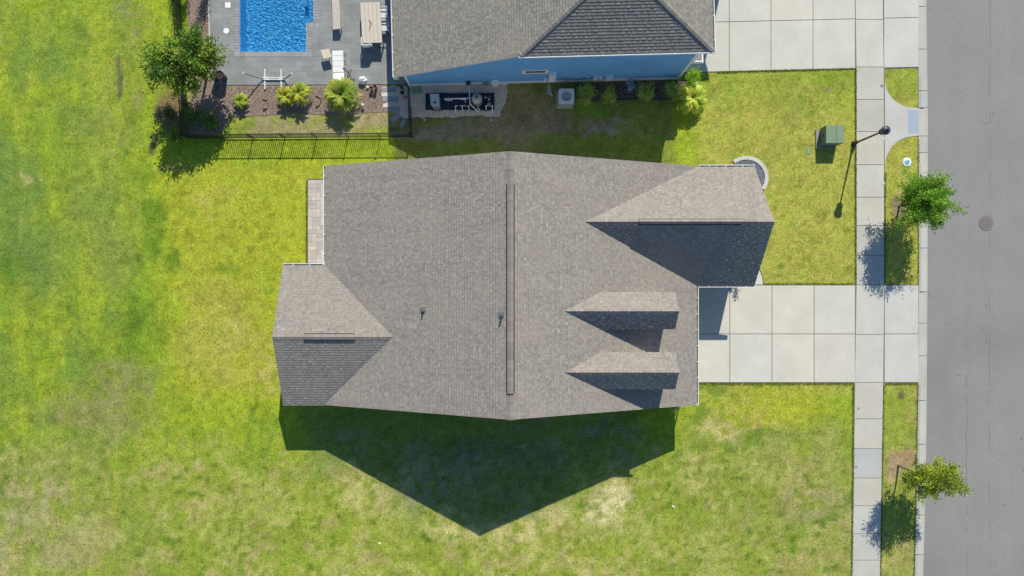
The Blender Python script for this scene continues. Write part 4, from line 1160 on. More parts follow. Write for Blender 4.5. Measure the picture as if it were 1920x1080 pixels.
wbox('utility_box', 1137.5, 1150, 139, 149, .16, (.42, .46, .50), (.3, .7))
wbox('utility_box', 922.5, 934.5, 148.5, 159, .20, (.52, .56, .60), (.6,))
wbox('junction_box', 941.5, 951, 151.5, 157, .12, (.46, .46, .44), (.4,))
wbox('junction_box', 900, 904, 153, 158, .06, (.45, .44, .42))
for (px, py) in ((924, 141), (1062.5, 139), (1102, 143), (1189, 145), (1235.5, 145)):
    x, z = wall_xz(px, py); mb = MB(); lbox(mb, x - .06, x + .06, -.07, -.001, z - .05, z + .04, (.56, .58, .60), .01); mb.build('wall_vent', 'plastic', nh)
x, z = wall_xz(1102, 144); mb = MB(); mb.T = NT
mb.tube([(x, -.05, z), (x - .5, -.04, z - .35), (x - 1.0, -.05, .5), (x - 1.12, -.06, .05)], .012, 6, (.03, .03, .035)); mb.build('cable', 'plastic', nh)
x, z = wall_xz(1062, 140); mb = MB(); mb.T = NT
mb.tube([(x, -.05, z), (x - .02, -.05, z - .5), (x - .1, -.08, .05)], .012, 6, (.03, .03, .035)); mb.build('cable', 'plastic', nh)
x, z = wall_xz(878, 153); mb = MB(); mb.T = NT
mb.tube([(x, -.01, z + .05), (x, -.12, z + .05), (x, -.20, z)], [.12, .13, .12], 14, (.02, .02, .025)); mb.build('hose_reel', 'plastic', nh)
x, z = wall_xz(911, 154); mb = MB(); mb.T = NT
for k in range(3):
    mb.tube([(x + math.cos(t) * (.19 - .02 * k), -.04 - .03 * k, z + math.sin(t) * (.17 - .02 * k)) for t in [i * math.pi / 8 for i in range(17)]], .014, 6, (.20, .24, .18), cap=False)
mb.build('garden_hose', 'plastic', nh)

# ------------------------------------------------------------------ pool deck, pool
def deck_mat():
    m = bpy.data.materials.new('grey_pavers'); nt, b = nodes_of(m); pos = coords(nt)
    mp = N(nt, 'ShaderNodeMapping'); mp.inputs['Rotation'].default_value = (0, 0, -na); nt.links.new(pos, mp.inputs[0])
    br = N(nt, 'ShaderNodeTexBrick', offset=.5); br.inputs['Scale'].default_value = 1.0; br.inputs['Brick Width'].default_value = .61
    br.inputs['Row Height'].default_value = .305; br.inputs['Mortar Size'].default_value = .006; br.inputs['Mortar Smooth'].default_value = .2
    br.inputs['Color1'].default_value = (.205, .215, .215, 1); br.inputs['Color2'].default_value = (.25, .262, .26, 1); br.inputs['Mortar'].default_value = (.15, .155, .16, 1)
    nt.links.new(mp.outputs[0], br.inputs['Vector'])
    n1 = noise(nt, pos, 1.3, 4); n2 = noise(nt, pos, 40, 2)
    f = math_(nt, 'MULTIPLY', maprange(nt, n1, .3, .7, .88, 1.13), maprange(nt, n2, .3, .7, .92, 1.08))
    vm = N(nt, 'ShaderNodeVectorMath', operation='SCALE'); nt.links.new(br.outputs[0], vm.inputs[0]); nt.links.new(f, vm.inputs['Scale'])
    nt.links.new(vm.outputs[0], b.inputs['Base Color']); b.inputs['Roughness'].default_value = .8
    bump(nt, b, n2, .3, .004); return m
M['pavers'] = deck_mat()
ZD = .05
mb = MB(); mb.mi = 0
def dp(x, y): p = P(x, y, 0); return (p.x, p.y)
# deck laid round the pool opening
LX = lambda y: 393.5 + .025 * y
def piece(pts): mb.prism([dp(*p) for p in pts], -.1, ZD, (.25, .26, .27))
piece([(LX(-260), -260), (439.5, -260), (439.5, 107), (LX(107), 107)])
piece([(LX(107), 107), (598.5, 107), (598.5, -260), (733, -260), (760, 158), (LX(160) + 2, 160)])
struct(mb.build('pool_deck', 'pavers'), label='grey paver pool deck')
mb = MB(); mb.prism([dp(LX(-260) - 2.5, -260), dp(LX(-260) - .3, -260), dp(LX(85) - .3, 85), dp(LX(85) - 2.5, 85)], -.05, .075, (.52, .49, .43))
b1 = mb.build('bed_border', 'concrete', loc=P(394, 0)); tag(b1, 'straight cream border strip between reddish mulch and pool deck', 'garden border')

pool = thing('swimming_pool', 'blue swimming pool with grey paver coping and a shallow bench', 'pool', P(516, 20, 0))
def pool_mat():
    m = bpy.data.materials.new('pool_plaster_caustics'); nt, b = nodes_of(m); pos = coords(nt)
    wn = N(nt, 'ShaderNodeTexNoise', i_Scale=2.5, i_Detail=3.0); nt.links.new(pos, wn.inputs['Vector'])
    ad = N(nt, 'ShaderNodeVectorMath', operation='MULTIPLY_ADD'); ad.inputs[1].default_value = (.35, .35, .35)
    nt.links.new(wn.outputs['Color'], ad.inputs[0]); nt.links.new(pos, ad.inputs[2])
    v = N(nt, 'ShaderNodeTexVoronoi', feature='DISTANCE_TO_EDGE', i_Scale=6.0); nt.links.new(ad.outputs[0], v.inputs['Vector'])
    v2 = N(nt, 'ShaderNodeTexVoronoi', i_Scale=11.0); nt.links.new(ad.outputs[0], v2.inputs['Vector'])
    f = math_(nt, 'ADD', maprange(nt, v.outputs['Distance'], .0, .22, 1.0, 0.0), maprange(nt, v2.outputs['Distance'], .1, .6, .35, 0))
    c = mixc(nt, f, (.05, .33, .72), (.42, .85, 1.0))  # bright web is water caustics, light put into the plaster colour
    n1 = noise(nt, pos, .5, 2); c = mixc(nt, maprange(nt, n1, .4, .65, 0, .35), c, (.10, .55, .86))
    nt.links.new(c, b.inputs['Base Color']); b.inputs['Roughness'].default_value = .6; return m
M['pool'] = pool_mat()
def water_mat():
    m = bpy.data.materials.new('pool_water'); nt, b = nodes_of(m); out = nt.nodes['Material Output']; pos = coords(nt)
    n1 = noise(nt, pos, 7, 3, .6)
    tr = N(nt, 'ShaderNodeBsdfTransparent'); tr.inputs[0].default_value = (.62, .90, 1.0, 1)
    gl = N(nt, 'ShaderNodeBsdfGlossy'); gl.inputs['Roughness'].default_value = .04; fr = N(nt, 'ShaderNodeFresnel'); fr.inputs[0].default_value = 1.33
    bp = N(nt, 'ShaderNodeBump'); bp.inputs['Strength'].default_value = .7; bp.inputs['Distance'].default_value = .05; nt.links.new(n1, bp.inputs['Height'])
    nt.links.new(bp.outputs[0], gl.inputs['Normal']); nt.links.new(bp.outputs[0], fr.inputs['Normal'])
    mx = N(nt, 'ShaderNodeMixShader'); nt.links.new(fr.outputs[0], mx.inputs[0]); nt.links.new(tr.outputs[0], mx.inputs[1]); nt.links.new(gl.outputs[0], mx.inputs[2])
    nt.links.new(mx.outputs[0], out.inputs['Surface']); return m
M['water'] = water_mat()
PX0, PX1, PX2, PYT, PYN, PYB = 449.5, 574.5, 588, -260, 43, 97.5
c0 = (.1, .4, .8)
mb = MB(); fl = -.95
def wallq(a, b_, z0, z1): 
    a = dp(*a); b_ = dp(*b_); mb.face([(a[0], a[1], z0), (b_[0], b_[1], z0), (b_[0], b_[1], z1), (a[0], a[1], z1)], c0)
outl = [(PX0, PYT), (PX0, PYB), (PX1, PYB), (PX1, PYN), (PX2, PYN), (PX2, PYT)]
for a, b_ in zip(outl, outl[1:] + outl[:1]): wallq(b_, a, fl, .03)
mb.face([(*dp(PX0, PYB), fl), (*dp(PX2, PYB), fl), (*dp(PX2, PYT), fl), (*dp(PX0, PYT), fl)], c0)
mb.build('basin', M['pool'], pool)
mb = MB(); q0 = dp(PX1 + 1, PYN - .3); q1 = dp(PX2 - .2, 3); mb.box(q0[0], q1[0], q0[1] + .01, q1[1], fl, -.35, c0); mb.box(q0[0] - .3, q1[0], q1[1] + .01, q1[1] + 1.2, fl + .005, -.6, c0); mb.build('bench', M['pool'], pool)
mb = MB(); mb.face([(*dp(PX0, PYB), -.09), (*dp(PX1, PYB), -.09), (*dp(PX1, PYN), -.09), (*dp(PX0, PYN), -.09)]); mb.face([(*dp(PX0, PYN), -.09), (*dp(PX2, PYN), -.09), (*dp(PX2, PYT), -.09), (*dp(PX0, PYT), -.09)])
mb.build('water', M['water'], pool)
for (x, y) in ((505, 73), (540, 73)):
    p = P(960 + (x - 960) * 1.0, y, fl); mb = MB(); mb.lathe(p.x, p.y, [(.13, fl + .005), (.13, fl + .03), (.09, fl + .05)], 18, (.55, .9, .9)); mb.build('drain_cover', 'plastic', pool)
mb = MB(); r = random.Random(2)
def coping_run(x0, y0, x1, y1, along, n):
    for i in range(n):
        if along == 'x': a = x0 + (x1 - x0) * i / n; b_ = x0 + (x1 - x0) * (i + 1) / n; q = [(a + .28, y0), (b_ - .28, y0), (b_ - .28, y1), (a + .28, y1)]
        else: a = y0 + (y1 - y0) * i / n; b_ = y0 + (y1 - y0) * (i + 1) / n; q = [(x0, a + .28), (x1, a + .28), (x1, b_ - .28), (x0, b_ - .28)]
        k = r.uniform(.88, 1.12); mb.prism([dp(*v) for v in q], -.02, .062, (.265 * k, .265 * k, .27 * k))
coping_run(439.5, 97.8, 584.5, 107, 'x', 28); coping_run(439.5, -260, 449, 97, 'y', 66); coping_run(575.2, 53.2, 584.5, 97, 'y', 8)
coping_run(575.2, 43.5, 598.5, 53, 'x', 4); coping_run(588.6, -260, 598.5, 43, 'y', 55)
mb.prism([dp(439.5, 97.8), dp(598.5, 97.8), dp(598.5, 107), dp(439.5, 107)], -.1, .04, (.47, .46, .43)) if False else None
for a in ([(439.6, -260), (449.2, -260), (449.2, 106.9), (439.6, 106.9)], [(449.3, 97.6), (598.4, 97.6), (598.4, 106.9), (449.3, 106.9)], [(574.7, 43.2), (598.4, 43.2), (598.4, 97.5), (574.7, 97.5)], [(588.2, -260), (598.4, -260), (598.4, 43.1), (588.2, 43.1)]):
    mb.prism([dp(*v) for v in a], -.1, .052, (.42, .42, .40))
mb.build('coping', 'stone', pool)
mb = MB(); mb.prism([dp(*v) for v in [(584.6, 53.2), (598.4, 53.2), (598.4, 106.9), (584.6, 106.9)]], -.05, .058, (.25, .26, .27)); struct(mb.build('pool_deck', 'pavers'))
for (x, y, sq, lb) in ((427, 9.5, True, 'square white skimmer lid in the pool deck'), (424, 58, False, 'round white lid in the pool deck')):
    p = P(x, y, .06); mb = MB()
    if sq: mb.box(p.x - .15, p.x + .15, p.y - .15, p.y + .15, .02, .066, (.80, .80, .78), .008); mb.box(p.x - .03, p.x + .03, p.y - .01, p.y + .01, .066, .07, (.4, .4, .4))
    else: mb.lathe(p.x, p.y, [(.155, .02), (.155, .062), (.14, .068)], 24, (.80, .80, .78)); mb.lathe(p.x, p.y + .05, [(.02, .066), (.02, .071)], 8, (.4, .4, .4))
    tag(mb.build('skimmer_lid', 'plastic', loc=p), lb, 'pool lid')

# mulch beds
def mulch_mat(name, a, b2, dk):
    m = bpy.data.materials.new(name); nt, b = nodes_of(m); pos = coords(nt)
    v = N(nt, 'ShaderNodeTexVoronoi', i_Scale=26.0); nt.links.new(pos, v.inputs['Vector'])
    c = mixc(nt, noise(nt, pos, 8, 4, .7), a, b2); c = mixc(nt, maprange(nt, noise(nt, pos, 30, 3, .7), .45, .62, 0, .8), c, dk)
    sx = N(nt, 'ShaderNodeSeparateColor'); nt.links.new(v.outputs['Color'], sx.inputs[0])
    c = mixc(nt, maprange(nt, sx.outputs[0], .86, .94, 0, .8), c, (.45, .36, .29))
    nt.links.new(c, b.inputs['Base Color']); b.inputs['Roughness'].default_value = .95
    bump(nt, b, sx.outputs[1], 1, .02); return m
M['mulch'] = mulch_mat('mulch', (.23, .165, .13), (.34, .26, .205), (.10, .075, .06))
M['mulch_dark'] = mulch_mat('dark_mulch', (.06, .045, .035), (.11, .08, .06), (.02, .017, .015))
M['sand'] = mulch_mat('shell_gravel', (.58, .51, .41), (.74, .66, .54), (.36, .30, .24))
def patch(name, poly, z, mat, label, wob=2.2, seed=1, sub=6):
    r = random.Random(seed); pts = []
    for i in range(len(poly)):
        a, b_ = poly[i], poly[(i + 1) % len(poly)]
        for k in range(sub):
            t = k / sub; w_ = 0 if (k == 0) else wob
            pts.append((a[0] + (b_[0] - a[0]) * t + r.uniform(-w_, w_), a[1] + (b_[1] - a[1]) * t + r.uniform(-w_, w_)))
    mb = MB(); mb.prism([dp(*p) for p in pts], -.03, z); o = mb.build(name, mat); struct(o, label=label); return o
patch('mulch', [(357, 157), (732, 155), (732, 210), (640, 216), (560, 212), (470, 218), (428, 220), (418, 246), (358, 246)], .022, 'mulch', 'reddish brown mulch bed below the pool deck', 2.2, 1, 7)
patch('mulch', [(345, -250), (LX(-250) - 3, -250), (LX(100) - 3, 100), (LX(160) + 2, 164), (357, 164)], .026, 'mulch', 'reddish mulch strip along the pool deck', 1.2, 2, 12)
patch('gravel', [(716, 163), (772, 162), (772, 214), (762, 222), (735, 212), (722, 190)], .030, 'sand', 'pale shell gravel round the stepping stones', 2, 3, 5)
patch('gravel', [(772, 161), (950, 157), (951, 176), (944, 200), (936, 219), (880, 217), (820, 220), (772, 221)], .024, 'sand', 'pale gravel round the pool equipment', 2, 4, 7)
patch('mulch', [(1078, 156), (1288, 150), (1300, 182), (1255, 186), (1100, 188), (1080, 182)], .024, 'mulch_dark', 'dark mulch bed along the blue wall', 1.5, 5, 8)
def chips(name, poly, n, cols, z, seed, size=.03): return pebbles(name, poly, n, size, cols, z, seed, 'loose wood chips and stones on the bed')
chips('mulch_chips', [(400, 164), (730, 163), (730, 208), (400, 212)], 2600, [(.36, .24, .19), (.22, .14, .11), (.12, .08, .07), (.5, .42, .36)], .026, 8, .028)
chips('mulch_chips', [(366, -5), (392, -5), (396, 130), (370, 150)], 900, [(.38, .22, .17), (.25, .15, .12), (.5, .40, .32)], .03, 9, .028)
pebbles('gravel', [(718, 166), (768, 165), (768, 212), (735, 208)], 900, .022, [(.55, .48, .40), (.40, .34, .29), (.64, .60, .54)], .034, 10)
pebbles('gravel', [(776, 178), (797, 166), (797, 206), (927, 207), (927, 162), (944, 162), (938, 215), (776, 217)], 2600, .022, [(.66, .58, .47), (.50, .43, .35), (.80, .74, .64)], .028, 11)
# stepping stones
for i, (x, y, a, w_, h_) in enumerate(((730, 168.5, 0, 28, 8.5), (732, 186, -2, 29, 10), (738, 206, -3, 22, 11), (742, 221, 35, 20, 11), (756, 231, 60, 17, 8))):
    p = P(x, y); mb = MB(); oriented(mb, p, R(a) + na); mb.box(-w_ / 68, w_ / 68, -h_ / 68, h_ / 68, .0, .058, (.235, .25, .265), .006)
    lab = ['dark grey stepping stone nearest the pool deck', 'second stepping stone from the pool deck', 'stepping stone midway to the fence', 'tilted stepping stone near the fence', 'last half buried stepping stone by the fence corner'][i]
    tag(mb.build('stepping_stone', 'stone', loc=p), lab, 'stepping stone', 'stepping stones by the gate')
for i, (x, y, lab) in enumerate(((723, 177, 'pale square paver between the first two stepping stones'), (726, 198, 'pale square paver between the second and third stepping stones'))):
    p = P(x, y); mb = MB(); oriented(mb, p, na); mb.box(-.22, .22, -.11, .11, 0, .045, (.56, .54, .50), .006); tag(mb.build('paver', 'stone', loc=p), lab, 'paver', 'pale pavers by the gate')

# ------------------------------------------------------------------ fence
IRON = (.025, .026, .028)
FH = .98
def fence(pts, label, bay=1.83, group='black metal fence runs'):
    a = Vector((*pts[0], 0)); t = thing('fence', label, 'fence', a, group)
    for k in range(len(pts) - 1):
        a = Vector((*pts[k], 0)); b_ = Vector((*pts[k + 1], 0)); L = (b_ - a).length; n = max(1, round(L / bay)); d = (b_ - a) / n; u = d.normalized(); ang = math.atan2(u.y, u.x)
        for i in range(n + 1):
            p = a + d * i; mb = MB(); oriented(mb, p, ang); mb.box(-.028, .028, -.028, .028, -.05, FH + .04, IRON); mb.box(-.036, .036, -.036, .036, FH + .04, FH + .055, IRON)
            mb.build('post', 'iron', t)
            if i == n: break
            mb = MB(); oriented(mb, p, ang); l = d.length
            for z in (.08, FH - .03): mb.box(.028, l - .028, -.02, .02, z, z + .03, IRON)
            m_ = int(l / .105)
            for j in range(1, m_): x = l * j / m_; mb.box(x - .014, x + .014, -.014, .014, .05, FH, IRON)
            mb.build('panel', 'iron', t)
    return t
fc = dp(355.5, 259.5); fe = dp(772.5, 257)
fence([fc, fe], 'black metal picket fence run between the mulch bed and the main lawn')
fence([dp(355.5, 259), dp(340, 15), dp(326, -220)], 'black metal picket fence run up the left side of the pool yard')
fence([fe, dp(771, 212)], 'short black fence run from the corner to the gate')
# gate
g0 = Vector((*dp(771, 210), 0)); g1 = Vector((*dp(768.5, 166), 0)); gt = thing('gate', 'black metal picket gate standing at the blue house corner', 'gate', g0)
d = g1 - g0; L = d.length; ang = math.atan2(d.y, d.x)
mb = MB(); oriented(mb, g0, ang)
for x in (.03, L - .03): mb.box(x - .025, x + .025, -.02, .02, .05, FH + .06, IRON)
for z in (.12, .55, FH - .03): mb.box(.055, L - .055, -.016, .016, z, z + .03, IRON)
mb.build('frame', 'iron', gt)
mb = MB(); oriented(mb, g0, ang)
for j in range(1, 12): x = .03 + (L - .06) * j / 12; mb.box(x - .0085, x + .0085, -.009, .009, .15, FH - .03, IRON)
mb.build('pickets', 'iron', gt)
mb = MB(); oriented(mb, g0, ang); mb.tube([(L - .12, .03, .8), (L - .12, .10, .8), (L - .28, .16, .82), (L - .38, .12, .82)], .014, 6, IRON); mb.build('latch', 'iron', gt)

# ------------------------------------------------------------------ pool deck furniture
BEIGE = (.52, .46, .39)
# dining table
p = P(697, 42, 0); dt = thing('dining_table', 'long beige dining table with dark umbrella hole on the pool deck', 'table', p)
k = (H - .75) / H; q = [(675.5, 5), (712.2, 3.5), (716.5, 79.5), (679.5, 80.5)]
mb = MB(); w4 = [P(x, y, .75) for x, y in q]
n = 5
for i in range(n):
    g = .012; a0, a1 = i / n + g * (i > 0), (i + 1) / n - g * (i < n - 1)
    t0 = w4[0].lerp(w4[1], a0); t1 = w4[0].lerp(w4[1], a1); b0_ = w4[3].lerp(w4[2], a0); b1_ = w4[3].lerp(w4[2], a1); kk = rng.uniform(.985, 1.015)
    mb.prism([(v.x, v.y) for v in (t0, t1, b1_, b0_)], .715, .75, tuple(v * kk for v in BEIGE))
mb.prism([(v.x, v.y) for v in w4], .68, .713, (.45, .40, .33)); mb.build('tabletop', 'wood', dt)
for v in w4:
    c_ = (w4[0] + w4[2]) / 2; v2 = v.lerp(c_, .07); mb = MB(); mb.box(v2.x - .035, v2.x + .035, v2.y - .035, v2.y + .035, .05, .68, (.45, .42, .38)); mb.build('leg', 'paint', dt)
mb = MB(); c2 = P(694.5, 43.5, .75); s1 = P(692, 37, .75); s2 = P(692.5, 55, .75)
mb.tube([s1 + Vector((0, 0, .012)), c2 + Vector((.05, 0, .02)), s2 + Vector((0, 0, .012))], [.014, .02, .014], 6, (.08, .05, .04)); mb.build('slot', 'plastic', dt)
def deck_chair(px, py, ang, label, seat=(.55, .57, .60), back=(.40, .46, .55)):
    p = P(px, py, 0); t = thing('deck_chair', label, 'chair', p, 'white chairs round the dining table')
    def T(mb): oriented(mb, p + Vector((0, 0, ZD)), ang)
    mb = MB(); T(mb); mb.box(-.25, .25, -.24, .24, .40, .455, seat, .02); mb.build('seat', 'fabric', t)
    mb = MB(); T(mb)
    nb_ = 7
    for i in range(nb_):
        f0 = -.26 + .52 * i / nb_; f1 = -.26 + .52 * (i + 1) / nb_; cv = lambda f: .26 - .10 * (f / .26) ** 2 * .6
        mb.prism([(f0, -cv(f0)), (f1, -cv(f1)), (f1, -cv(f1) - .05), (f0, -cv(f0) - .05)], .44, .82, back)
    mb.build('backrest', 'fabric', t)
    for sx in (-1, 1):
        mb = MB(); T(mb); mb.tube([(sx * .28, .22, .60), (sx * .285, 0, .62), (sx * .27, -.27, .63)], .026, 6, (.72, .72, .70)); mb.build('armrest', 'plastic', t)
        for sy in (-1, 1):
            mb = MB(); T(mb); mb.tube([(sx * .27, sy * .22, 0), (sx * .27, sy * .22, .60)], .018, 6, (.70, .70, .68)); mb.build('leg', 'plastic', t)
deck_chair(721, 31, R(-92) + math.pi / 1 + na, 'white chair beside the table, farther from the lounger') if False else None
deck_chair(722, 32, R(90) + na, 'white side chair next to the blue house, upper of the pair')
deck_chair(725, 56, R(90) + na, 'white side chair next to the blue house, lower of the pair')
deck_chair(692, 85, na, 'white armchair at the end of the dining table', seat=(.10, .13, .18), back=(.70, .71, .73))
# slatted bench
p = P(630, 20, 0); bt = thing('bench', 'long slatted beige bench standing on the pool deck', 'bench', p)
q = [(621.5, -20), (635.5, -20), (638, 54), (624, 55)]; w4 = [P(x, y, .47) for x, y in q]; mb = MB(); n = 6
for i in range(n):
    a0, a1 = i / n + .012, (i + 1) / n - .012; t0 = w4[0].lerp(w4[1], a0); t1 = w4[0].lerp(w4[1], a1); b0_ = w4[3].lerp(w4[2], a0); b1_ = w4[3].lerp(w4[2], a1)
    mb.prism([(v.x, v.y) for v in (t0, t1, b1_, b0_)], .44, .47, tuple(v * rng.uniform(.93, 1.05) for v in BEIGE))
mb.build('seat', 'wood', bt)
for v in w4:
    v2 = v.lerp((w4[0] + w4[2]) / 2, .08); mb = MB(); mb.box(v2.x - .03, v2.x + .03, v2.y - .03, v2.y + .03, .05, .44, (.4, .37, .32)); mb.build('leg', 'paint', bt)
# side table
p = P(611, 102, 0); st_ = thing('side_table', 'small tilted beige side table between the pool and the lounger', 'table', p)
q = [(601.5, 94), (617, 91), (622, 106.5), (606.5, 110.5)]; w4 = [P(x, y, .50) for x, y in q]; mb = MB(); mb.prism([(v.x, v.y) for v in w4], .465, .50, (.55, .48, .40)); mb.build('tabletop', 'wood', st_)
for v in w4:
    v2 = v.lerp((w4[0] + w4[2]) / 2, .15); mb = MB(); mb.tube([(v2.x, v2.y, .05), (v2.x, v2.y, .465)], .016, 6, (.3, .28, .25)); mb.build('leg', 'plastic', st_)
# lounger
p = P(633, 124, 0); lg = thing('sun_lounger', 'white cushioned sun lounger behind the largest palm', 'lounger', p)
def lcush(q, z0s, z1s, nm, c=(.70, .70, .68)):
    mb = MB(); w4 = [P(x, y, .40) for x, y in q]; mb.prism([(v.x, v.y) for v in w4], z0s, z1s, c); return mb.build(nm, 'fabric', lg)
qs = [((623.5, 95), (642.5, 94.5)), ((623.8, 104.6), (643, 104.2)), ((624, 114.6), (643.5, 114.2)), ((624.2, 124.6), (644, 124.2)), ((624.5, 135.6), (644.6, 135.2))]
mb = MB()
for (a, b_), (c_, d_) in zip(qs, qs[1:]):
    w4 = [P(x, y, .40) for x, y in (a, b_, (d_[0], d_[1] - .5), (c_[0], c_[1] - .5))]; mb.prism([(v.x, v.y) for v in w4], .33, .40, tuple(v * rng.uniform(.97, 1.02) for v in (.70, .70, .68)))
mb.build('cushion', 'fabric', lg)
mb = MB(); w4 = [P(x, y, z) for x, y, z in ((625, 136.5, .42), (644.6, 136, .42), (644, 152, .62), (624, 153.5, .62))]
mb.prism([(v.x, v.y) for v in w4], [.34, .34, .56, .56], [.41, .41, .63, .63], (.74, .74, .72)); mb.build('headrest', 'fabric', lg)
mb = MB()
for xa, xb in ((623, 624.6), (643.2, 645.4)):
    a = P(xa, 95, .3); b_ = P(xb, 150, .3); mb.tube([a, b_], .022, 6, (.62, .62, .60))
mb.build('frame', 'plastic', lg)
for x, y in ((624, 98), (643, 98), (625, 147), (645, 147)):
    a = P(x, y, .3); mb = MB(); mb.tube([a, (a.x, a.y, .05)], .02, 6, (.6, .6, .58)); mb.build('leg', 'plastic', lg)
for y in (103, 131):
    a = P(645.5, y, .32); mb = MB(); mb.tube([a + Vector((-.02, .12, 0)), a + Vector((.06, .06, .02)), a + Vector((.07, -.06, .02)), a + Vector((-.02, -.12, 0))], .018, 6, (.05, .05, .055)); mb.build('armrest', 'plastic', lg)
# hammock stand
p = P(508, 146, 0); hs = thing('hammock_stand', 'curved metal hammock stand straddling the deck edge', 'hammock stand', p)
c0_ = P(513, 147.5, .10)
mb = MB(); mb.box(c0_.x - .62, c0_.x + .62, c0_.y + .012, c0_.y + .07, .07, .14, (.60, .58, .55), .006); mb.box(c0_.x - .62, c0_.x + .62, c0_.y - .08, c0_.y - .022, .07, .14, (.66, .64, .60), .006); mb.box(c0_.x - .66, c0_.x - .25, c0_.y - .022, c0_.y + .012, .075, .13, (.6, .58, .55)); mb.box(c0_.x + .28, c0_.x + .62, c0_.y - .022, c0_.y + .012, .075, .13, (.6, .58, .55)); mb.build('base_beam', 'paint', hs)
for sx, ex_, in ((-1, P(457.5, 137.5, 1.05)), (1, P(545.5, 138, 1.05))):
    s0 = Vector((c0_.x + sx * .5, c0_.y, .12)); mb = MB(); pts = []
    for i in range(11):
        f = i / 10; pts.append(Vector((s0.x + (ex_.x - s0.x) * f, s0.y + (ex_.y - s0.y) * f, .12 + .93 * f ** 1.55)))
    mb.tube(pts, .032, 8, (.20, .19, .19)); mb.build('arm', 'paint', hs)
    mb = MB(); mb.tube([pts[-1] + Vector((0, .05, -.02)), pts[-1] + Vector((sx * .03, .04, .05)), pts[-1] + Vector((sx * .03, -.03, .05)), pts[-1] + Vector((0, -.05, 0))], .028, 6, (.68, .67, .64)); mb.build('hook', 'paint', hs)
for x in (496.8, 527.5):
    a = P(x, 127.5, .06); b_ = P(x + .8, 168, .06); mb = MB(); mb.box(a.x - .035, a.x + .035, b_.y, a.y, .052, .098, (.62, .59, .55), .006)
    for yy in (a.y, b_.y): mb.box(a.x - .04, a.x + .04, yy - .02, yy + .02, .03, .105, (.16, .12, .10))
    mb.build('foot', 'paint', hs)
# pots, lights and odds by the deck
def pot(px, py, r0, h, c, label, plant=False, group=None, z=0, name='flower_pot', inner=(.03, .022, .018)):
    p = P(px, py, z); t = thing(name, label, 'pot', p, group); mb = MB()
    mb.lathe(p.x, p.y, [(r0 * .7, z), (r0 * .95, z + h * .8), (r0 * 1.06, z + h * .86), (r0 * 1.06, z + h), (r0 * .88, z + h), (r0 * .82, z + h - .06)], 20, c); mb.build('pot', 'stone', t)
    mb = MB(); mb.lathe(p.x, p.y, [(r0 * .81, z + h - .10), (r0 * .81, z + h - .055), (.01, z + h - .05)], 16, inner); mb.build('soil', 'stone', t)
pot(705.5, 166, .095, .42, (.16, .09, .065), 'slim brown pot near the stepping stones', group='brown pots by the deck')
pot(698, 168, .10, .33, (.20, .14, .11), 'paler brown pot left of the slim one', group='brown pots by the deck')
pot(421.5, 148, .235, .75, (.045, .045, .05), 'tall round black planter at the deck edge by the tree', group='black planters by the tree')
pot(409, 150, .20, .6, (.05, .05, .055), 'shorter black planter half hidden by the tree', group='black planters by the tree')
pot(755, 175, .10, .20, (.02, .02, .025), 'bigger black pot on the shell gravel', group='small black pots')
pot(754, 165.5, .075, .15, (.02, .02, .025), 'smaller black pot near the house corner', group='small black pots')
def ball(px, py, z, r0, c, label, cat, name, mat='plastic', sq=1.0, stake=True):
    p = P(px, py, 0); mb = MB(); pr = [(r0 * math.cos(a), z + r0 * sq * math.sin(a)) for a in [R(-80 + i * 20) for i in range(9)]]
    if stake: pr = [(.012, -.03), (.012, z - r0)] + pr
    mb.lathe(p.x, p.y, pr, 14, c); return tag(mb.build(name, mat, loc=p, smooth=True), label, cat)
ball(761, 183, .06, .075, (.50, .03, .05), 'small red ball on the shell gravel by the gate', 'ball', 'ball', stake=False)
ball(682, 199, .24, .085, (.62, .70, .62), 'white globe garden light in the mulch right of the largest palm', 'garden light', 'garden_light')
ball(690, 165, .10, .07, (.72, .72, .66), 'small cream globe beside the brown pots', 'garden light', 'garden_light')
def spot_light(px, py, label):
    p = P(px, py, 0); mb = MB(); mb.tube([p, p + Vector((0, 0, .32))], .014, 6, (.02, .02, .02)); mb.tube([p + Vector((0, 0, .30)), p + Vector((-.10, .03, .40)), p + Vector((-.16, .05, .44))], [.035, .05, .055], 8, (.025, .02, .02))
    tag(mb.build('garden_light', 'iron', loc=p), label, 'garden light', 'black path lights')
spot_light(503.5, 193, 'black path light in the mulch between the small palm and the joined pair')
spot_light(602, 187, 'black path light in the mulch left of the largest palm')
spot_light(377, 57, 'black path light in the reddish strip beside the pool deck')
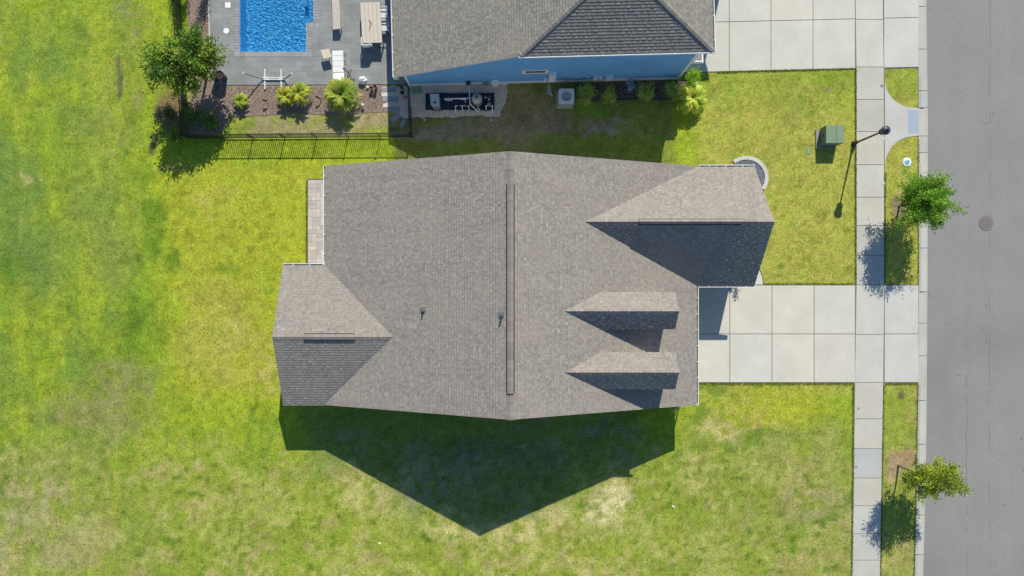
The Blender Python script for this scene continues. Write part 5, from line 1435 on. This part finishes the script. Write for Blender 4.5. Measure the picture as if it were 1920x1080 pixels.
# crumpled white cover on the deck edge
p = P(681, 152, 0); mb = MB(); r = random.Random(14); nl, ns = 9, 16
vs = []
for i in range(nl):
    a = i / (nl - 1) * math.pi / 2
    for kx in range(ns):
        t = 2 * math.pi * kx / ns; rr_ = .20 * math.cos(a) * (1 + .3 * math.sin(5 * t + i) * r.uniform(.3, 1)) + .01
        vs.append((p.x + rr_ * math.cos(t), p.y + rr_ * math.sin(t), .05 + .32 * math.sin(a) * r.uniform(.85, 1.1)))
mb.faces(vs, [[i * ns + kx, i * ns + (kx + 1) % ns, (i + 1) * ns + (kx + 1) % ns, (i + 1) * ns + kx] for i in range(nl - 1) for kx in range(ns)], (.78, .80, .84))
tag(mb.build('folded_cover', 'fabric', loc=p), 'crumpled white cloth heap at the edge of the pool deck', 'cloth')
mb = MB(); a = P(655, 138, 0); mb.tube([a + Vector((-.25, .18, .45)), a + Vector((0, 0, .3)), a + Vector((.12, -.25, .06))], .022, 6, (.05, .05, .06)); mb.tube([a + Vector((.12, .2, .06)), a + Vector((0, 0, .3)), a + Vector((-.1, -.3, .06))], .016, 6, (.05, .05, .06)); mb.tube([a + Vector((.05, -.28, .08)), a + Vector((.3, -.35, .08))], .05, 8, (.06, .07, .04))
tag(mb.build('folding_stool', 'iron', loc=a), 'small dark folded frame standing right of the lounger', 'stool')

# ------------------------------------------------------------------ equipment yard
# pool heater on mat
NAVY = (.012, .022, .045)
mb = MB(); q = [(798, 178), (926, 172), (927.5, 206), (798, 207)]
def nbox(mb, px0, px1, py0, py1, z0, z1, c, bev=0):
    mb.prism([dp(px0, py0), dp(px1, py0), dp(px1, py1), dp(px0, py1)], z0, z1, c)
for x0, x1 in ((798, 840.5), (841.3, 884.0), (884.6, 927)):
    mb.prism([dp(x0, 176), dp(x1, 174.8), dp(x1, 206.3), dp(x0, 206.8)], 0, .075, NAVY)
ob = mb.build('equipment_pad', 'concrete', loc=P(862, 190)); tag(ob, 'dark blue equipment pad of three slabs by the blue wall', 'pad')
p = P(816, 192, 0); hh = .95
t = thing('pool_heater', 'grey boxy pool heater on the left end of the dark pad', 'heater', p)
mb = MB(); q = [(806.3, 176.5), (822.6, 176.5), (823.6, 198.5), (811, 198.8), (807.8, 195.5)]; w5 = [P(x, y, hh) for x, y in q]
mb.prism([(v.x, v.y) for v in w5], .12, hh - .04, (.16, .18, .20)); mb.build('body', 'paint', t)
mb = MB(); cc_ = sum((Vector((v.x, v.y, 0)) for v in w5), Vector()) / 5; mb.prism([(v.x + (v.x - cc_.x) * .04, v.y + (v.y - cc_.y) * .04) for v in w5], hh - .038, hh, (.42, .47, .50)); mb.build('lid', 'plastic', t)
mb = MB(); a = P(815.3, 192.3, hh); mb.box(a.x - .075, a.x + .075, a.y - .055, a.y + .055, hh, hh + .02, (.04, .06, .09), .006); mb.build('control_panel', 'plastic', t)
mb = MB(); mb.box(w5[4].x - .04, w5[2].x + .05, w5[2].y - .03, w5[0].y + .03, .076, .12, (.03, .03, .035)); mb.build('base', 'plastic', t)
# filter tank
p = P(897, 188, 0); t = thing('sand_filter', 'round beige filter tank on the dark pad', 'filter', p); pa = P(894.5, 187, .5)
mb = MB(); mb.lathe(pa.x, pa.y, [(.24, .08), (.27, .12), (.285, .3), (.30, .36), (.285, .42), (.285, .75), (.25, .88), (.16, .97), (.06, 1.0)], 28, (.40, .38, .33)); mb.build('tank', 'plastic', t, smooth=True)
mb = MB(); mb.lathe(pa.x, pa.y, [(.305, .50), (.315, .52), (.315, .56), (.305, .58)], 28, (.12, .12, .12)); mb.build('clamp_band', 'metal', t)
mb = MB(); mb.lathe(pa.x, pa.y, [(.07, .96), (.07, 1.06), (.05, 1.08)], 12, (.05, .05, .05)); mb.box(pa.x - .015, pa.x + .015, pa.y - .09, pa.y + .09, 1.08, 1.11, (.03, .03, .03)); mb.build('valve', 'plastic', t)
# pump with basket
p = P(913, 190, 0); t = thing('pool_pump', 'dark pool pump with round strainer lid right of the filter tank', 'pump', p); a = P(917, 189, .3)
mb = MB(); mb.tube([(a.x, a.y + .30, .26), (a.x, a.y - .05, .26)], .10, 12, (.05, .05, .06)); mb.build('motor', 'plastic', t)
mb = MB(); mb.lathe(a.x, a.y - .18, [(.10, .1), (.10, .36), (.085, .40), (.03, .41)], 16, (.22, .24, .20)); mb.build('strainer', 'plastic', t)
mb = MB(); mb.lathe(a.x, a.y + .05, [(.05, .36), (.05, .44)], 10, (.6, .6, .5)); mb.build('knob', 'plastic', t)
# pipes: each white run its own thing
PV = (.66, .67, .67)
def pipe(pix, r0, label, z=None, c=PV):
    pts = []
    for v in pix: pts.append(P(v[0], v[1], v[2]))
    mb = MB(); mb.tube(pts, r0, 8, c)
    for q in pts[1:-1]: mb.lathe(q.x, q.y, [(r0 * 1.0, q.z - r0 * 1.3), (r0 * 1.35, q.z - r0), (r0 * 1.35, q.z + r0), (r0 * .9, q.z + r0 * 1.3)], 8, c)
    tag(mb.build('pipe', 'plastic', loc=(pts[0].x, pts[0].y, 0)), label, 'pipe', 'white pool plumbing')
pipe([(879.5, 160, .55), (880.5, 184, .55), (881.5, 195, .5), (898.5, 211, .1)], .032, 'long bent white pipe from the blue wall across the pad')
pipe([(833, 185.3, .4), (880, 184.3, .4)], .036, 'straight white pipe running along the middle of the pad')
pipe([(835, 187.8, .3), (848, 187.6, .3)], .03, 'short white pipe lying against the long straight one')
pipe([(864, 186.5, .36), (872.5, 186.3, .36), (872.5, 192, .3)], .03, 'short white elbow branching off toward the house corner side')
for i, (x, sg, lb) in enumerate(((856, 1, 'leftmost of the white pipe risers at the pad edge'), (867, 0, 'middle white pipe riser with a tee at the pad edge'), (877, -1, 'right one of the three white pipe risers at the pad edge'))):
    if sg: pipe([(x - 1.5 * sg * 0 + sg * 2, 198.3, .42), (x - sg * 2, 199.3, .42), (x - sg * 2.2, 205, .4), (x - sg * 2.2, 212, .05)], .027, lb)
    else: pipe([(x - 4, 198.2, .42), (x, 198.4, .42), (x + 4, 198.2, .42), (x, 198.6, .42), (x, 206, .4), (x, 211.5, .05)], .027, lb)
pipe([(895.5, 201, .4), (898, 205, .3), (901, 208.5, .05)], .028, 'short slanting white pipe below the filter tank')
pipe([(911.5, 206, .3), (911.5, 198.5, .5), (915, 198.2, .5)], .027, 'white inlet elbow left of the tall corner pipe')
pipe([(920, 198.2, .5), (923.2, 198.4, .5), (923.4, 211.5, .05)], .03, 'white corner pipe at the right end of the pad')
pipe([(905, 210, .12), (918, 209.6, .12)], .027, 'short white pipe with black valve lying on the gravel')
pipe([(908.5, 182.8, .4), (913, 182.6, .4)], .026, 'tiny white pipe stub beside the filter tank')
ball(911.5, 208.6, .16, .07, (.03, .03, .03), 'black valve handle on the short gravel pipe', 'valve', 'valve')
# green valve box lid
def lidbox(px, py, wx, wy, c, label, name='valve_box', z=.07, ang=0):
    p = P(px, py); mb = MB(); oriented(mb, p, ang); mb.box(-wx / 2, wx / 2, -wy / 2, wy / 2, -.02, z, c, .012); mb.box(-wx / 2 + .05, wx / 2 - .05, -wy / 2 + .05, wy / 2 - .05, z, z + .008, tuple(v * .85 for v in c)); mb.box(-.04, .04, -.015, .015, z + .008, z + .016, tuple(v * 1.3 for v in c))
    tag(mb.build(name, 'plastic', loc=p), label, 'valve box')
lidbox(781.5, 169.5, .58, .42, (.20, .34, .20), 'pale green valve box lid at the house corner', ang=na)
lidbox(1515, 282.5, .22, .38, (.22, .36, .16), 'small green lid flush in the front lawn', z=.02)
for (x, y, lb) in ((795.5, 225, 'left small white cleanout cap on the dark soil'), (921, 225.5, 'right small white cleanout cap on the dark soil'), (928, 179.5, 'white cleanout cap in the gravel beside the pad'), (1034.5, 179, 'white cleanout cap beside the splash block')):
    p = P(x, y); mb = MB(); mb.lathe(p.x, p.y, [(.055, -.02), (.055, .05), (.04, .06), (.038, .045)], 14, (.58, .57, .52)); tag(mb.build('cleanout_cap', 'plastic', loc=p), lb, 'pipe cap')
# splash block
p = P(1029.5, 168); mb = MB(); oriented(mb, p, na); q = [(-.09, .28), (.09, .28), (.14, -.30), (-.14, -.30)]
mb.prism(q[::-1], 0, .04, (.40, .38, .33)); mb.prism([(-.14, -.30), (-.09, .28), (-.06, .28), (-.105, -.27)], .04, .075, (.42, .40, .35)); mb.prism([(.14, -.30), (.09, .28), (.06, .28), (.105, -.27)][::-1], .04, .075, (.42, .40, .35)); mb.prism([(-.105, -.27), (.105, -.27), (.11, -.30), (-.11, -.30)][::-1], .04, .06, (.42, .40, .35))
tag(mb.build('splash_block', 'concrete', loc=p), 'tapered concrete splash block on the bare soil below the meter box', 'splash block')
# air conditioner
p = P(1060, 188, 0); t = thing('air_conditioner', 'grey air conditioner with round top fan on a concrete pad by the blue wall', 'air conditioner', p)
pa = P(1062.2, 180.3, .8)
mb = MB(); a = P(1059, 189, 0); mb.box(a.x - .46, a.x + .46, a.y - .43, a.y + .47, -.02, .09, (.38, .40, .33), .01); mb.build('pad', 'concrete', t)
def rsq(cx, cy, hw, rc, n=5):
    out = []
    for (sx, sy, a0) in ((1, 1, 0), (-1, 1, 90), (-1, -1, 180), (1, -1, 270)):
        for k in range(n + 1):
            aa = R(a0 + 90 * k / n); out.append((cx + sx * (hw - rc) + rc * math.cos(aa), cy + sy * (hw - rc) + rc * math.sin(aa)))
    return out
mb = MB(); mb.prism(rsq(pa.x, pa.y, .40, .08), .09, .72, (.30, .32, .30))
for k in range(11): mb.prism(rsq(pa.x, pa.y, .408, .08), .14 + k * .05, .16 + k * .05, (.38, .40, .38))
mb.build('body', 'paint', t)
mb = MB(); o_ = rsq(pa.x, pa.y, .415, .09); n = len(o_); rr = .275
# top plate with round opening
inn = [(pa.x + rr * math.cos(math.atan2(y - pa.y, x - pa.x)), pa.y + rr * math.sin(math.atan2(y - pa.y, x - pa.x))) for x, y in o_]
def dens(pts, m_=3):
    out = []
    for i in range(len(pts)):
        a, b_ = pts[i], pts[(i + 1) % len(pts)]
        for k in range(m_): out.append((a[0] + (b_[0] - a[0]) * k / m_, a[1] + (b_[1] - a[1]) * k / m_))
    return out
o_ = dens(o_); inn = [(pa.x + rr * math.cos(math.atan2(y - pa.y, x - pa.x)), pa.y + rr * math.sin(math.atan2(y - pa.y, x - pa.x))) for x, y in o_]; n = len(o_)
CT = (.60, .63, .66)
for i in range(n):
    j = (i + 1) % n
    mb.face([(*o_[i], .79), (*o_[j], .79), (*inn[j], .80), (*inn[i], .80)], CT); mb.face([(*o_[i], .72), (*o_[j], .72), (*o_[j], .79), (*o_[i], .79)], CT); mb.face([(*inn[i], .80), (*inn[j], .80), (*inn[j], .70), (*inn[i], .70)], CT)
mb.build('top_panel', 'paint', t)
mb = MB(); mb.lathe(pa.x, pa.y, [(.27, .55), (.27, .56)], 24, (.008, .01, .014)); mb.lathe(pa.x, pa.y, [(.07, .58), (.07, .66), (.03, .68)], 14, (.42, .46, .50))
mb.build('fan_hub', 'paint', t)
for k in range(5):
    a0 = k * 2 * math.pi / 5 + .3; mb = MB(); pts = []
    for (q_, s_) in ((.06, -.25), (.06, .25), (.26, .42), (.26, -.20)): pts.append((pa.x + q_ * math.cos(a0 + s_), pa.y + q_ * math.sin(a0 + s_), .60 + .05 * (s_ > 0)))
    mb.face(pts, (.16, .19, .23)); mb.face([(x, y, z - .006) for x, y, z in pts][::-1], (.2, .2, .2)); mb.build('fan_blade', 'metal', t)
mb = MB()
for k in range(4): a0 = k * math.pi / 2; mb.tube([(pa.x + .05 * math.cos(a0), pa.y + .05 * math.sin(a0), .815), (pa.x + .29 * math.cos(a0), pa.y + .29 * math.sin(a0), .803)], .002 if k % 2 else .007, 4, (.42, .47, .52))
for q_ in (.262,): mb.tube([(pa.x + q_ * math.cos(x), pa.y + q_ * math.sin(x), .811) for x in [i * math.pi / 12 for i in range(25)]], .0028, 4, (.42, .47, .52), cap=False)
mb.build('fan_guard', 'metal', t)
# bed edging along the wall shrubs
mb = MB(); pts = [P(1100, 189, .03), P(1180, 186, .03), P(1262, 186.5, .03)]; mb.tube(pts, .03, 6, (.03, .03, .03)); tag(mb.build('bed_edging', 'plastic', loc=pts[0]), 'thin black edging strip between wall shrubs and shaded grass', 'edging')
bush(1293, 186, .30, .35, 'low yellow green clump at the foot of the feathery palm', 71, PG, 420, .09, group='corner plants by the blue house')
p = P(1304, 152); mb = MB(); r = random.Random(6)
mb.lathe(p.x, p.y - .25, [(.14, -.03), (.17, .06), (.13, .13), (.05, .16)], 9, (.34, .28, .25)); tag(mb.build('rock', 'stone', loc=(p.x, p.y - .25, 0)), 'small brown rock between the two corner plants', 'rock')

# ------------------------------------------------------------------ front things
# pad mounted transformer
p = P(1556, 260, 0); t = thing('transformer', 'green pad mounted utility cabinet on the front lawn', 'utility cabinet', p)
zt_ = .82
GR = (.175, .24, .155)
q = [(1549.5, 235), (1582, 235), (1582, 268), (1549.5, 268)]
w4 = [P(x, y, zt_) for x, y in q]; x0, x1, y0, y1 = w4[0].x, w4[1].x, w4[2].y, w4[0].y
xm_ = x0 + (x1 - x0) * .60
mb = MB(); mb.box(x0 - .24, x1 - .10, y0 - .16, y1 - .06, -.03, .08, (.25, .24, .21), .01); mb.build('pad', 'concrete', t)
mb = MB(); mb.box(x0, x1, y0, y1, .10, zt_ - .06, tuple(v * .75 for v in GR)); mb.build('cabinet', 'paint', t)
mb = MB(); mb.box(x0 - .012, xm_ - .006, y0 - .012, y1 + .012, zt_ - .058, zt_, GR, .01); mb.build('lid', 'paint', t)
mb = MB(); mb.box(xm_ + .006, x1 + .012, y0 - .012, y1 + .012, zt_ - .058, zt_ - .004, tuple(v * 1.02 for v in GR), .01); mb.build('lid', 'paint', t)
mb = MB(); mb.box(x0 - .03, x0 - .001, (y0 + y1) / 2 - .08, (y0 + y1) / 2 + .08, .35, .5, (.1, .13, .1)); mb.build('latch', 'metal', t)
# street lamp
lb = P(1600.5, 269.5, 0); t = thing('street_lamp', 'black post lamp with round head at the edge of the sidewalk', 'street lamp', lb); hl = 3.3
mb = MB(); mb.lathe(lb.x, lb.y, [(.14, -.05), (.14, .10), (.11, .16), (.09, .35), (.06, .45)], 14, (.02, .022, .025)); mb.build('base', 'iron', t)
mb = MB(); mb.lathe(lb.x, lb.y, [(.055, .45), (.05, 1.5), (.042, hl - .5)], 12, (.022, .024, .028)); mb.build('pole', 'iron', t)
mb = MB(); mb.lathe(lb.x, lb.y, [(.05, hl - .52), (.09, hl - .48), (.16, hl - .44), (.17, hl - .40)], 16, (.02, .022, .025)); mb.build('collar', 'iron', t)
mb = MB(); mb.lathe(lb.x, lb.y, [(.13, hl - .40), (.185, hl - .2), (.19, hl - .08)], 18, (.20, .22, .24)); mb.build('globe', M['glassy'], t, smooth=True)
mb = MB(); mb.lathe(lb.x, lb.y, [(.21, hl - .08), (.235, hl - .06), (.22, hl - .02), (.13, hl + .04), (.06, hl + .06), (.05, hl + .12), (.015, hl + .16)], 20, (.03, .045, .055)); mb.build('cap', 'iron', t)
# manholes and lids
def disc(px, py, r0, c, label, cat, name, z=.03, mat='stone', rings=True, zr=0):
    p = P(px, py); mb = MB(); mb.lathe(p.x, p.y, [(r0, z - .03), (r0, z), (r0 * .9, z + .004), (r0 * .88, z + .001)], 32, c)
    if rings:
        for k in range(-3, 4):
            hw = math.sqrt(max(.01, .8 ** 2 - (k * .22) ** 2)) * r0
            mb.box(p.x - hw, p.x + hw, p.y + k * .22 * r0 - .012, p.y + k * .22 * r0 + .012, z + .0011, z + .006, tuple(v * .85 for v in c))
    tag(mb.build(name, mat, loc=p), label, cat)
xr = abs(P(1850, 0).x - P(1874, 0).x) / (P(2010, 0).x - P(1874, 0).x)
p = P(1850, 418.5); rz_ = -.062 + .09 * (1 - xr) + .006
t = thing('manhole_cover', 'rusty brown round manhole cover in the street', 'manhole cover', (p.x, p.y, rz_))
mb = MB(); mb.lathe(p.x, p.y, [(.425, rz_ - .03), (.425, rz_ - .001), (.39, rz_ - .001)], 36, (.13, .125, .125)); mb.build('frame', 'stone', t)
mb = MB(); mb.lathe(p.x, p.y, [(.39, rz_ - .02), (.39, rz_ + .003), (.36, rz_ + .006)], 36, (.215, .185, .175))
for k in range(-6, 7):
    hw = math.sqrt(max(.01, .86 ** 2 - (k * .13) ** 2)) * .39
    mb.box(p.x - hw, p.x + hw, p.y + k * .05 - .008, p.y + k * .05 + .008, rz_ + .0062, rz_ + .012, (.16, .14, .135))
mb.build('cover', 'stone', t)
disc(1653, 161.5, .075, (.20, .16, .12), 'small brown cap at the sidewalk edge near the upper driveway', 'utility cap', 'utility_cap', z=.034, rings=False)
disc(1659, 260.5, .10, (.42, .47, .48), 'pale grey cap between lamp head and lower flare of the ramp', 'utility cap', 'utility_cap', z=.034, rings=False)
disc(1656, 344, .09, (.40, .48, .52), 'blue grey cap on the sidewalk edge near the bright green tree', 'utility cap', 'utility_cap', z=.036, rings=False)
disc(1645.5, 428.5, .085, (.19, .15, .12), 'brown cap on the sidewalk at the top of the tree shadow', 'utility cap', 'utility_cap', z=.034, rings=False)
disc(1609, 765.5, .075, (.25, .25, .26), 'grey cap on the sidewalk just below the driveway', 'utility cap', 'utility_cap', z=.034, rings=False)
disc(1604.5, 875, .08, (.27, .27, .29), 'grey cap on the sidewalk across from the bottom corner tree', 'utility cap', 'utility_cap', z=.034, rings=False)
p = P(1700, 304); t = thing('water_meter', 'white ringed round meter lid with blue centre on the park strip', 'meter lid', p)
mb = MB(); mb.lathe(p.x, p.y, [(.26, -.02), (.255, .03), (.22, .045), (.13, .045)], 9, (.66, .70, .68)); mb.build('collar', 'concrete', t)
mb = MB(); mb.lathe(p.x, p.y, [(.135, .02), (.135, .065), (.11, .075)], 20, (.20, .42, .60)); mb.build('lid', 'plastic', t)
mb = MB(); mb.lathe(p.x + .02, p.y + .01, [(.05, .07), (.045, .085)], 10, (.10, .2, .32)); mb.build('cap', 'plastic', t)
# litter specks on the lawn
for (x, y, lb_) in ((712, 1018, 'white scrap of paper on the bottom lawn, below the shadow tip side'), (1262, 949, 'pale scrap on the lawn below the garage corner')):
    p = P(x, y); mb = MB(); oriented(mb, p, R(-35)); mb.prism([(-.09, -.04), (.08, -.05), (.10, .03), (-.06, .05)], .03, .05, (.7, .68, .62)); tag(mb.build('paper_scrap', 'fabric', loc=p), lb_, 'litter')
